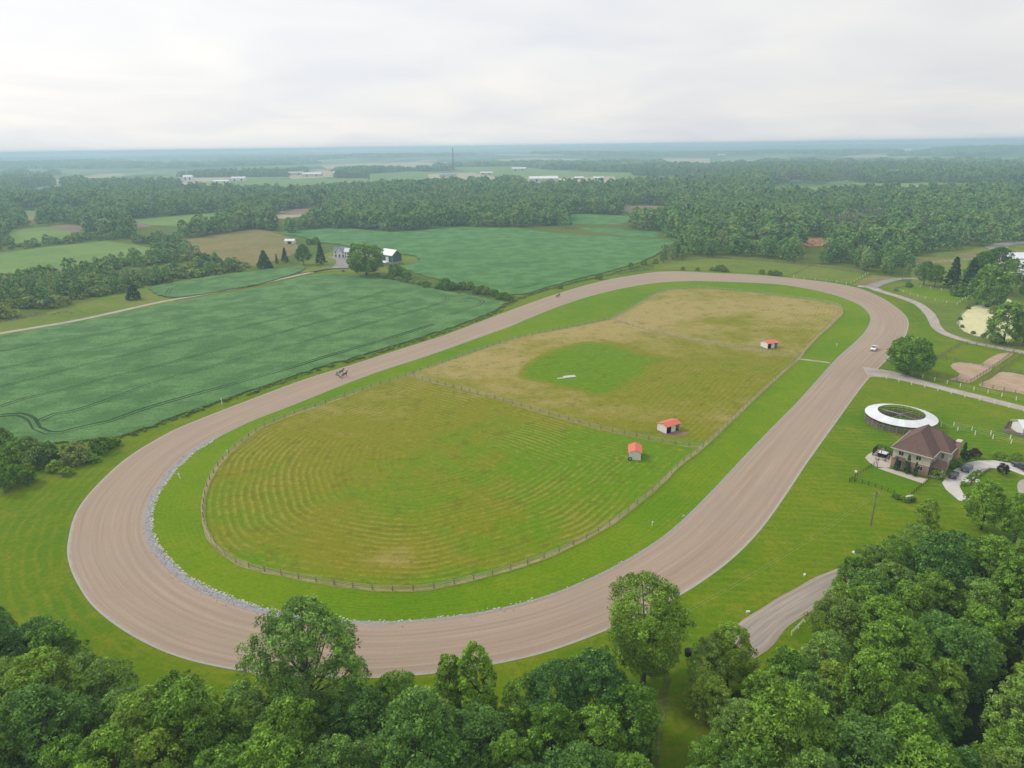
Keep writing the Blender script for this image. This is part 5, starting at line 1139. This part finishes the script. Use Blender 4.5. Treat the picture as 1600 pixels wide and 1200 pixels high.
# mast
mxp, myp = G(708.5, 266); tw = empty('radio_mast', (mxp, myp, 0), 0, 'tall lattice radio mast standing up to the horizon', 'mast')
HT = 80
for i in range(3):
    a = 2 * math.pi * i / 3 + .3; B().tube([(4.2 * math.cos(a), 4.2 * math.sin(a), 0), (1.0 * math.cos(a), 1.0 * math.sin(a), HT)], [.65, .4], 5).build('leg', 'cloth_dark', tw)
for k in range(12):
    z0_, z1_ = HT * k / 12, HT * (k + 1) / 12; r0_, r1_ = 4.2 - 3.2 * k / 12, 4.2 - 3.2 * (k + 1) / 12; b = B()
    for i in range(3):
        a, c = 2 * math.pi * i / 3 + .3, 2 * math.pi * (i + 1) / 3 + .3
        b.tube([(r0_ * math.cos(a), r0_ * math.sin(a), z0_), (r1_ * math.cos(c), r1_ * math.sin(c), z1_)], .22, 4).tube([(r0_ * math.cos(c), r0_ * math.sin(c), z0_), (r1_ * math.cos(a), r1_ * math.sin(a), z1_)], .22, 4)
    b.build('cross_bracing', 'cloth_dark', tw)
for i in range(6):
    a = i * math.pi / 3; B().box(1.6 * math.cos(a) - .3, 1.6 * math.cos(a) + .3, 1.6 * math.sin(a) - .3, 1.6 * math.sin(a) + .3, HT - 5, HT + .5).build('antenna', 'cloth_dark', tw)

# ------------------------------------------------------------------ vehicles
def soften(me, off=.05, seg=2):
    bm = bmesh.new(); bm.from_mesh(me); bmesh.ops.remove_doubles(bm, verts=bm.verts, dist=1e-4); bmesh.ops.recalc_face_normals(bm, faces=bm.faces)
    bmesh.ops.bevel(bm, geom=[e_ for e_ in bm.edges if e_.calc_face_angle(0) > .35], offset=off, segments=seg, profile=.6, affect='EDGES', clamp_overlap=True)
    bm.to_mesh(me); bm.free(); me.polygons.foreach_set('use_smooth', [True] * len(me.polygons)); return me
def slab_on(b, quad, out, t=.02):
    q = [Vector(p) for p in quad]; n = (q[1] - q[0]).cross(q[2] - q[0]).normalized()
    if n.dot(Vector(out)) < 0: n = -n
    V = [p - n * .03 for p in q] + [p + n * t for p in q]
    return b.add(V, [(3, 2, 1, 0), (4, 5, 6, 7)] + [(i, (i + 1) % 4, 4 + (i + 1) % 4, 4 + i) for i in range(4)])
def car(near_px, far_px, paint, label, style, L=4.6, W=1.84, nose_near=True):
    """stands between two ground pixels of its long axis; x forward"""
    a, c = np.array(G(*near_px)), np.array(G(*far_px)); m = (a + c) / 2; v = (a - c) if nose_near else (c - a); rz = math.atan2(v[1], v[0])
    o = empty('pickup_truck' if style == 'pickup' else 'car', (m[0], m[1], .045), rz, label, 'pickup' if style == 'pickup' else 'car')
    h = L / 2; w = W / 2
    if style == 'pickup':
        prof = [(-h, .45), (h, .4), (h, .95), (h - .15, 1.05), (.95, 1.15), (-h, 1.12)]; cab = [(.95, 1.12), (.35, 1.82), (-.75, 1.84), (-.95, 1.12)]
    elif style == 'suv':
        prof = [(-h, .4), (h, .38), (h, .8), (h - .2, .98), (h - 1.15, 1.08), (-h + .05, 1.08)]; cab = [(h - 1.2, 1.05), (h - 2.0, 1.66), (-h + .55, 1.68), (-h + .1, 1.06)]
    else:
        prof = [(-h, .38), (h, .34), (h, .66), (h - .2, .8), (h - 1.2, .92), (-h + .05, .98)]; cab = [(h - 1.25, .9), (h - 2.1, 1.43), (-h + .95, 1.45), (-h + .15, .95)]
    b = B().prism(prof, -w, w, 'y'); link('body', soften(mesh('body', b.V, b.F), .09, 3), paint, o)
    n = len(cab); b = B(); wt = w * .78
    V = [(x, -(w * .94 if z < 1.2 else wt), z) for x, z in cab] + [(x, (w * .94 if z < 1.2 else wt), z) for x, z in cab]
    b.add(V, [list(range(n)), list(range(n, 2 * n))[::-1]] + [(i, n + i, n + (i + 1) % n, (i + 1) % n) for i in range(n)]); link('cabin', soften(mesh('cabin', b.V, b.F), .06, 2), paint, o)
    Vv = [Vector(p) for p in V]; cen_ = sum(Vv, Vector()) / len(Vv)
    def pane(i0, i1, i2, i3, out, nm, f=.12):
        q = [Vv[i] for i in (i0, i1, i2, i3)]; ct = sum(q, Vector()) / 4; q = [p.lerp(ct, f) for p in q]; slab_on(B_ := B(), q, out); B_.build(nm, 'car_glass', o)
    pane(0, n, n + 1, 1, (1, 0, .5), 'windscreen'); pane(2, n + 2, n + 3, 3, (-1, 0, .5), 'rear_window', .14)
    for s, k in ((-1, 0), (1, n)):
        p0, p1, p2, p3 = Vv[k], Vv[k + 1], Vv[k + 2], Vv[k + 3]
        for t0, t1 in ((.06, .48), (.54, .94)):
            bq = [p0.lerp(p3, t0).lerp(p1.lerp(p2, t0), .2), p0.lerp(p3, t1).lerp(p1.lerp(p2, t1), .2), p0.lerp(p3, t1).lerp(p1.lerp(p2, t1), .84), p0.lerp(p3, t0).lerp(p1.lerp(p2, t0), .84)]
            slab_on(B_ := B(), bq, (0, s, .2)); B_.build('side_window', 'car_glass', o)
    if style == 'pickup':
        B().box(-h + .1, -1.05, -w + .12, w - .12, 1.115, 1.135).build('bed_floor', 'dark_inside', o)
        for s in (-1, 1): B().box(-h + .02, -1.0, s * w - .1 if s > 0 else s * w, s * w if s > 0 else s * w + .1, 1.1, 1.34).build('bed_side', paint, o)
        B().box(-h + .0, -h + .09, -w + .1, w - .1, 1.1, 1.32).build('tailgate', paint, o)
    r = .40 if style == 'pickup' else .35
    for sx in (h * .64, -h * .62):
        for s in (-1, 1):
            wh = B().tube([(sx, s * (w - .2), r - .045), (sx, s * (w + .02), r - .045)], r, 18).build('wheel', 'tyre', o); B().tube([(sx, s * (w + .0), r - .045), (sx, s * (w + .03), r - .045)], r * .6, 12).build('rim', 'rim', wh)
    zl = prof[2][1]
    for s in (-1, 1):
        B().box(h - .06, h + .015, s * w * .78 - .18, s * w * .78 + .18, zl - .2, zl - .04).build('headlight', 'lamp_lens', o)
        B().box(-h - .015, -h + .06, s * w * .84 - .12, s * w * .84 + .12, zl - .12, zl + .1).build('tail_light', 'red_lens', o)
    B().box(h - .03, h + .02, -w * .45, w * .45, zl - .42, zl - .2).build('grille', 'black_metal', o)
    B().box(-h - .02, -h + .03, -.26, .26, .62, .74).build('number_plate', 'lamp_lens', o)
    return o
car((1485.5, 751), (1494, 738.5), 'paint_black', 'small black car parked on the concrete drive nearest the house porch', 'hatch', 4.3, 1.8, False)
car((1504, 740.5), (1516.5, 728), 'paint_blue', 'blue grey sport utility car parked behind the small black car', 'suv', 4.75, 1.9, False)
car((1612, 741), (1581, 725), 'paint_charcoal', 'dark pickup truck parked on the drive at the right edge', 'pickup', 5.7, 1.98, False)
car((1361.5, 550.5), (1369, 543), 'paint_white', 'white pickup truck driving on the racetrack beside the round tree', 'pickup', 5.6, 2.0, True)

# ------------------------------------------------------------------ horses, drivers and sulkies
def skinned(verts, edges, radii, name, sub=1):
    me = bpy.data.meshes.new(name); me.from_pydata(verts, edges, []); me.update(); o = bpy.data.objects.new(name, me); COL.objects.link(o)
    md = o.modifiers.new('skin', 'SKIN'); md.use_smooth_shade = True
    if not me.skin_vertices: me.skin_vertices.new()
    for i, r in enumerate(radii): me.skin_vertices[0].data[i].radius = (r, r); me.skin_vertices[0].data[i].use_root = (i == 0)
    s = o.modifiers.new('sub', 'SUBSURF'); s.levels = s.render_levels = sub
    dg = bpy.context.evaluated_depsgraph_get(); nm = bpy.data.meshes.new_from_object(o.evaluated_get(dg)); nm.name = name
    bpy.data.objects.remove(o); bpy.data.meshes.remove(me); return nm
hv = [(-.35,0,1.32),(-.8,0,1.36),(.15,0,1.28),(.55,0,1.32),(.85,0,1.62),(1.08,0,1.95),(1.2,0,2.08),(1.48,0,1.86),(1.62,0,1.72),
      (.55,.17,1.02),(.80,.17,.74),(.62,.17,.42),(.50,.17,.30),(.55,-.17,1.02),(.62,-.17,.66),(.52,-.17,.28),(.60,-.17,.06),
      (-.82,.19,1.0),(-.72,.19,.78),(-1.02,.19,.50),(-1.06,.19,.10),(-.80,-.19,1.0),(-.55,-.19,.80),(-.72,-.19,.48),(-.56,-.19,.16),
      (-1.08,0,1.32),(-1.28,0,1.02),(-1.30,0,.72)]
he = [(0,1),(0,2),(2,3),(3,4),(4,5),(5,6),(6,7),(7,8),(3,9),(9,10),(10,11),(11,12),(3,13),(13,14),(14,15),(15,16),(1,17),(17,18),(18,19),(19,20),(1,21),(21,22),(22,23),(23,24),(1,25),(25,26),(26,27)]
hr = [.30,.31,.31,.30,.21,.155,.135,.12,.075,.15,.085,.06,.06,.15,.085,.06,.065,.19,.13,.075,.06,.19,.13,.075,.06,.07,.075,.03]
horse_me = skinned(hv, he, hr, 'horse')
pv = [(0,0,.0),(-.08,0,.28),(-.12,0,.52),(-.10,0,.66),(-.06,0,.84),(0,.11,.0),(.42,.16,.06),(.80,.16,-.10),(.93,.16,-.02),(0,-.11,.0),(.42,-.16,.06),(.80,-.16,-.10),(.93,-.16,-.02),
      (-.08,.2,.50),(.10,.24,.30),(.36,.14,.34),(.45,.12,.35),(-.08,-.2,.50),(.10,-.24,.30),(.36,-.14,.34),(.45,-.12,.35)]
pe = [(0,1),(1,2),(2,3),(3,4),(0,5),(5,6),(6,7),(7,8),(0,9),(9,10),(10,11),(11,12),(2,13),(13,14),(14,15),(15,16),(2,17),(17,18),(18,19),(19,20)]
pr_ = [.15,.16,.15,.07,.115,.10,.085,.06,.05,.10,.085,.06,.05,.075,.055,.045,.045,.075,.055,.045,.045]
pers_me = skinned(pv, pe, pr_, 'person')
def sulky_rig(px, py, heading, coat, jacket, labels, group):
    x, y = G(px, py); z = .02
    hme = horse_me.copy(); hme.materials.append(MATS[coat])
    h = bpy.data.objects.new('horse', hme); COL.objects.link(h); h.location = (x, y, z); h.rotation_euler.z = heading; tag(h, labels[0], 'horse', 'horses on the racetrack')
    B().tube([(.62, 0, 1.62), (.9, 0, 1.95), (1.15, 0, 2.2)], [.07, .07, .03], 5).build('mane', 'horse_black', h)
    for s in (-1, 1): B().tube([(1.2, s * .07, 2.15), (1.21, s * .09, 2.33)], [.05, .012], 5).build('ear', coat, h)
    B().tube([(.1, .33, 1.2), (.1, .34, 1.36), (.1, .2, 1.6), (.1, -.2, 1.6), (.1, -.34, 1.36), (.1, -.33, 1.2)], .03, 4).build('harness_girth', 'black_metal', h)
    s_ = empty('sulky', (x, y, z), heading, labels[1], 'sulky', 'sulkies on the racetrack')
    for s in (-1, 1):
        B().tube([(.5, s * .42, 1.15), (-1.2, s * .45, 1.0), (-2.2, s * .45, .75)], .028, 5).build('shaft', 'grey_metal', s_)
        b = B(); V, F_ = [], []
        for i in range(24):
            for j in range(6):
                a, c = 2 * math.pi * i / 24, 2 * math.pi * j / 6; r = .33 + .035 * math.cos(c); V.append((-2.2 + r * math.cos(a), s * .58 + .03 * math.sin(c), .365 + r * math.sin(a)))
        for i in range(24):
            for j in range(6): F_.append((i * 6 + j, i * 6 + (j + 1) % 6, ((i + 1) % 24) * 6 + (j + 1) % 6, ((i + 1) % 24) * 6 + j))
        wh = b.add(V, F_).build('wheel', 'tyre', s_)
        B().tube([(-2.2, s * .575, .365), (-2.2, s * .585, .365)], .29, 20).build('wheel_disc', 'rim', wh)
    B().tube([(-2.2, -.58, .365), (-2.2, .58, .365)], .03, 5).tube([(-2.2, -.45, .75), (-2.2, .45, .75)], .028, 5).tube([(-2.2, -.45, .365), (-2.2, -.45, .75)], .025, 5).tube([(-2.2, .45, .365), (-2.2, .45, .75)], .025, 5).build('axle_frame', 'grey_metal', s_)
    B().box(-2.45, -2.05, -.22, .22, .75, .80).build('seat', 'black_metal', s_)
    pm = pers_me.copy()
    for m in (jacket, 'cloth_dark', 'skin'): pm.materials.append(MATS[m])
    for p in pm.polygons: p.material_index = 2 if p.center.z > .60 else 1 if (p.center.x > .12 and p.center.z < .2) else 0
    pe_ = bpy.data.objects.new('person', pm); COL.objects.link(pe_); cz, sz_ = math.cos(heading), math.sin(heading)
    pe_.location = (x - 2.22 * cz, y - 2.22 * sz_, z + .93); pe_.rotation_euler.z = heading; tag(pe_, labels[2], 'person', 'sulky drivers')
    b = B(); V, F_ = [(-.06, 0, .995)], []
    for k, (rr_, zz) in enumerate(((.09, .97), (.13, .90), (.135, .84))): V += [(-.06 + rr_ * 1.1 * math.cos(a), rr_ * math.sin(a), zz) for a in np.linspace(0, 6.28, 10, endpoint=False)]
    F_ += [(0, 1 + i, 1 + (i + 1) % 10) for i in range(10)] + [(1 + k * 10 + i, 1 + (k + 1) * 10 + i, 1 + (k + 1) * 10 + (i + 1) % 10, 1 + k * 10 + (i + 1) % 10) for k in range(2) for i in range(10)]
    b.add(V, F_).build('helmet', jacket, pe_)
A_, Bq = np.array(G(505, 595)), np.array(G(565, 575)); hd = math.atan2(Bq[1] - A_[1], Bq[0] - A_[0])
sulky_rig(534, 584.5, hd, 'horse_black', 'cloth_blue', ('dark horse trotting on the far side of the pair on the racetrack', 'sulky behind the far horse of the pair', 'driver in blue seated on the far sulky of the pair'), 'pair')
sulky_rig(539.5, 588.5, hd, 'horse_bay', 'cloth_white', ('brown horse trotting on the near side of the pair on the racetrack', 'sulky behind the near horse of the pair', 'driver in white seated on the near sulky of the pair'), 'pair')
A_, Bq = np.array(G(850, 472)), np.array(G(900, 456)); hd2 = math.atan2(Bq[1] - A_[1], Bq[0] - A_[0])
sulky_rig(873, 464, hd2, 'horse_black', 'cloth_dark', ('lone dark horse trotting ahead near the top of the racetrack', 'sulky behind the lone horse near the top of the racetrack', 'driver in dark clothes on the lone sulky'), 'lone')

# ------------------------------------------------------------------ poles, lamps and small things
def pole(px, py, h, label, arm=True):
    x, y = G(px, py); o = empty('utility_pole', (x, y, 0), .4, label, 'pole', 'utility poles'); B().tube([(0, 0, -.1), (0, 0, h)], [.17, .11], 8).build('shaft', 'wood_post', o)
    if arm:
        B().box(-.9, .9, -.06, .06, h - .6, h - .46).build('crossarm', 'wood_post', o)
        for s in (-.8, 0, .8): B().tube([(s, 0, h - .46), (s, 0, h - .26)], .05, 6).build('insulator', 'white_paint', o)
    return (x, y, h)
p1 = pole(1360.5, 822, 9.0, 'thin wooden utility pole on the lawn below the brick house')
p2 = pole(1050.5, 1032, 9.5, 'wooden utility pole beside the tall lone tree')
pole(1410, 437, 9, 'pale utility pole where the stable lane meets the woods', False)
for k, s in enumerate((-.5, .5)):
    a, c = Vector((p1[0] + s, p1[1], p1[2] - .3)), Vector((p2[0] + s, p2[1], p2[2] - .3)); pts = []
    for i in range(13):
        t = i / 12; p = a.lerp(c, t); p.z -= 1.4 * 4 * t * (1 - t); pts.append(p)
    tag(B().tube(pts, .008, 4).build('power_line', 'grey_metal'), 'thin overhead wire between the two poles, ' + ('left strand' if k == 0 else 'right strand'), 'wire')
def lamp(px, py, h, label, globe=True):
    x, y = G(px, py); o = empty('yard_lamp', (x, y, 0), 0, label, 'lamp'); B().tube([(0, 0, 0), (0, 0, .4), (0, 0, .42), (0, 0, h)], [.11, .11, .06, .05], 8).build('lamp_post', 'black_metal', o)
    b = B(); V, F_ = [], []; r = .34 if globe else .2; kk = 10
    for i in range(1, 6):
        a = math.pi * i / 6
        V += [(r * math.sin(a) * math.cos(t), r * math.sin(a) * math.sin(t), h + r * .8 - r * math.cos(a)) for t in np.linspace(0, 6.28, kk, endpoint=False)]
    V += [(0, 0, h - r * .2), (0, 0, h + r * 1.8)]
    F_ = [(i * kk + j, i * kk + (j + 1) % kk, (i + 1) * kk + (j + 1) % kk, (i + 1) * kk + j) for i in range(4) for j in range(kk)] + [(5 * kk, (j + 1) % kk, j) for j in range(kk)] + [(5 * kk + 1, 4 * kk + j, 4 * kk + (j + 1) % kk) for j in range(kk)]
    b.add(V, F_).build('lamp_globe', 'globe' if globe else 'black_metal', o, smooth=True)
lamp(1335, 752, 2.6, 'black lamp post with white globe at the yard fence corner'); lamp(1370.5, 729.5, 2.9, 'all black lamp post at the patio corner', False)
for i, (px, py, h, lean, lab) in enumerate([(281.5,748,1.8,-.12,'white leaning marker post on the grass inside the left bend'),(1019,822,1.4,.05,'white marker post on the grass inside the home straight'),(1307,541,1.3,0,'small white marker post on the verge near the far paddock shelter'),(355,710,1.5,.15,'white marker post beside the left paddock fence corner'),(347,632,2.4,0,'white marker post between soybean field and track on the left')]):
    x, y = G(px, py); o = empty('marker_post', (x, y, 0), 0, lab, 'post', 'white marker posts'); o.rotation_euler.y = lean
    B().box(-.09, .09, -.09, .09, -.05, h).build('stake', 'white_paint', o); B().box(-.3, .3, -.12, -.09, h - .35, h - .12).build('marker_board', 'white_paint', o)
for i, (px, py, lab) in enumerate([(1169,957,'small white peg box on the lawn left of the wood road'),(1257,899,'small white peg box on the lawn right of the wood road'),(1334,864,'small white peg box on the lawn near the wood corner')]):
    x, y = G(px, py); o = B().box(-.35, .35, -.2, .2, 0, .28).box(-.3, .3, -.15, .15, .28, .36).build('peg_box', 'white_paint', loc=(x, y, 0)); o.rotation_euler.z = i; tag(o, lab, 'box', 'white boxes on the lawn')
x, y = G(1075, 1024); bn = empty('black_bin', (x, y, 0), .3, 'black bin standing on the grass by the wood edge', 'bin'); B().tube([(0, 0, 0), (0, 0, 1.1)], [.55, .65], 12).build('body', 'bin_black', bn); B().tube([(0, 0, 1.1), (0, 0, 1.2)], [.7, .45], 12).build('lid', 'bin_black', bn)
# patio: screened tub and furniture
tx, ty = G(1379, 712); en = empty('screen_enclosure', (tx, ty, 0), rzh, 'black framed screen enclosure on the patio left of the brick house', 'enclosure')
for x_ in (-2.2, 0, 2.2):
    for y_ in (-1.6, 1.8): B().box(x_ - .07, x_ + .07, y_ - .07, y_ + .07, 0, 2.3).build('post', 'black_metal', en)
for y_ in (-1.6, 1.8):
    for z_ in (.1, 1.1, 2.25): B().box(-2.2, 2.2, y_ - .05, y_ + .05, z_, z_ + .1).build('rail', 'black_metal', en)
for k in range(22): B().box(-2.2 + k * .2, -2.14 + k * .2, 1.77, 1.83, .2, 2.2).build('bar', 'black_metal', en)
for k in range(14): B().box(-2.23, -2.17, -1.55 + k * .24, -1.49 + k * .24, .2, 2.2).build('bar', 'black_metal', en)
for k in range(22): B().box(-2.2 + k * .2, -2.14 + k * .2, -1.63, -1.57, .2, 1.1).build('bar', 'black_metal', en)
tb = empty('hot_tub', (tx, ty, 0), rzh, 'dark hot tub with pale folded cover inside the screen enclosure', 'hot tub'); link('tub_shell', soften(mesh('tub_shell', (b := B().box(-1.1, 1.2, -1.0, 1.2, .03, .9)).V, b.F), .12, 2), 'bin_black', tb)
for s in (0, 1): link('cover_panel', soften(mesh('cover_panel', (b := B().box(-1.1 + 1.17 * s, .0 + 1.17 * s, -1.0, 1.2, .92, 1.04 + .08 * s)).V, b.F), .04, 2), 'white_metal', tb)
for i, (px, py, lab) in enumerate([(1371,718,'tan lounge chair on the patio, left one'),(1381,719,'orange lounge chair on the patio, right one')]):
    x, y = G(px, py); o = empty('patio_chair', (x, y, .03), .5 + i, lab, 'chair', 'patio chairs'); B().box(-.6, .6, -.32, .32, .28, .38).build('seat', 'tan_siding' if i == 0 else 'sand', o)
    B().add([(-.6, -.32, .38), (-.6, .32, .38), (-.95, .32, .95), (-.95, -.32, .95), (-.68, -.32, .38), (-.68, .32, .38), (-1.03, .32, .95), (-1.03, -.32, .95)], [(0, 1, 2, 3), (7, 6, 5, 4), (0, 4, 5, 1), (1, 5, 6, 2), (2, 6, 7, 3), (3, 7, 4, 0)]).build('backrest', 'tan_siding' if i == 0 else 'sand', o)
    for x_ in (-.5, .5):
        for y_ in (-.26, .26): B().box(x_ - .03, x_ + .03, y_ - .03, y_ + .03, 0, .28).build('leg', 'black_metal', o)
# flower bed boulder and low wall on the island
def boulder(px, py, sx, sy, sz, m, label):
    x, y = G(px, py); bm = bmesh.new(); bmesh.ops.create_icosphere(bm, subdivisions=3, radius=1); r = np.random.default_rng(int(px))
    ph = r.uniform(0, 6.28, 6)
    for v in bm.verts:
        k = 1 + .12 * math.sin(3 * v.co.x + ph[0]) + .12 * math.sin(4 * v.co.y + ph[1]) + .08 * math.sin(6 * v.co.z + ph[2]); v.co = Vector((v.co.x * sx * k, v.co.y * sy * k, max(v.co.z * sz * k, -.1)))
    me = bpy.data.meshes.new('boulder'); bm.to_mesh(me); bm.free(); o = link('boulder', me, m, loc=(x, y, 0)); o.rotation_euler.z = .5; return tag(o, label, 'boulder')
boulder(1419, 778, 1.5, .7, .7, 'rock_pale', 'long pale boulder in the flower bed below the yard fence')
b = B(); W_ = catmull(GP([(1513,757),(1519,750),(1528,744),(1536,738),(1546,734)]), .7, False)
wl = empty('stone_wall', (W_[0][0], W_[0][1], 0), 0, 'low curved grey stone wall holding the island bed in the drive', 'wall')
for i, p in enumerate(W_):
    for z in (0, 1):
        o = link('stone', (b := B().box(-.36, .36, -.22, .22, 0, .3)) and soften(mesh('stone', b.V, b.F), .05, 1), 'rock_grey', wl, (p[0] - W_[0][0], p[1] - W_[0][1], .31 * z)); o.rotation_euler.z = .75 + rng.normal(0, .12)
# white flowers over the island planting
b = B()
for _ in range(90):
    x, y = G(rng.choice([1505, 1510, 1526], p=[.5, .25, .25]) + rng.normal(0, 2.2), rng.choice([753, 756]) + rng.normal(0, 1.2)); rock(b, x, y, .12, rng)
b.V = [(x, y, z + .85) for x, y, z in b.V]
tag(b.build('white_flowers', 'flower_white'), 'white blossoms over the island bed in the drive', 'flowers', None, 'stuff')

# ------------------------------------------------------------------ air
hz = link('haze', mesh('haze', (b := B().box(-13500, 13500, -13500, 13500, -1.5, 92)).V, b.F))
hm = bpy.data.materials.new('haze'); hm.use_nodes = True; hm.node_tree.nodes.clear()
ho = hm.node_tree.nodes.new('ShaderNodeOutputMaterial'); hp = hm.node_tree.nodes.new('ShaderNodeVolumePrincipled')
hp.inputs['Color'].default_value = (.60, .81, 1.0, 1); hp.inputs['Density'].default_value = .00026; hp.inputs['Anisotropy'].default_value = .15
hm.node_tree.links.new(hp.outputs[0], ho.inputs['Volume']); hz.data.materials.append(hm); tag(hz, 'pale blue haze over the whole plain', 'haze', None, 'stuff')
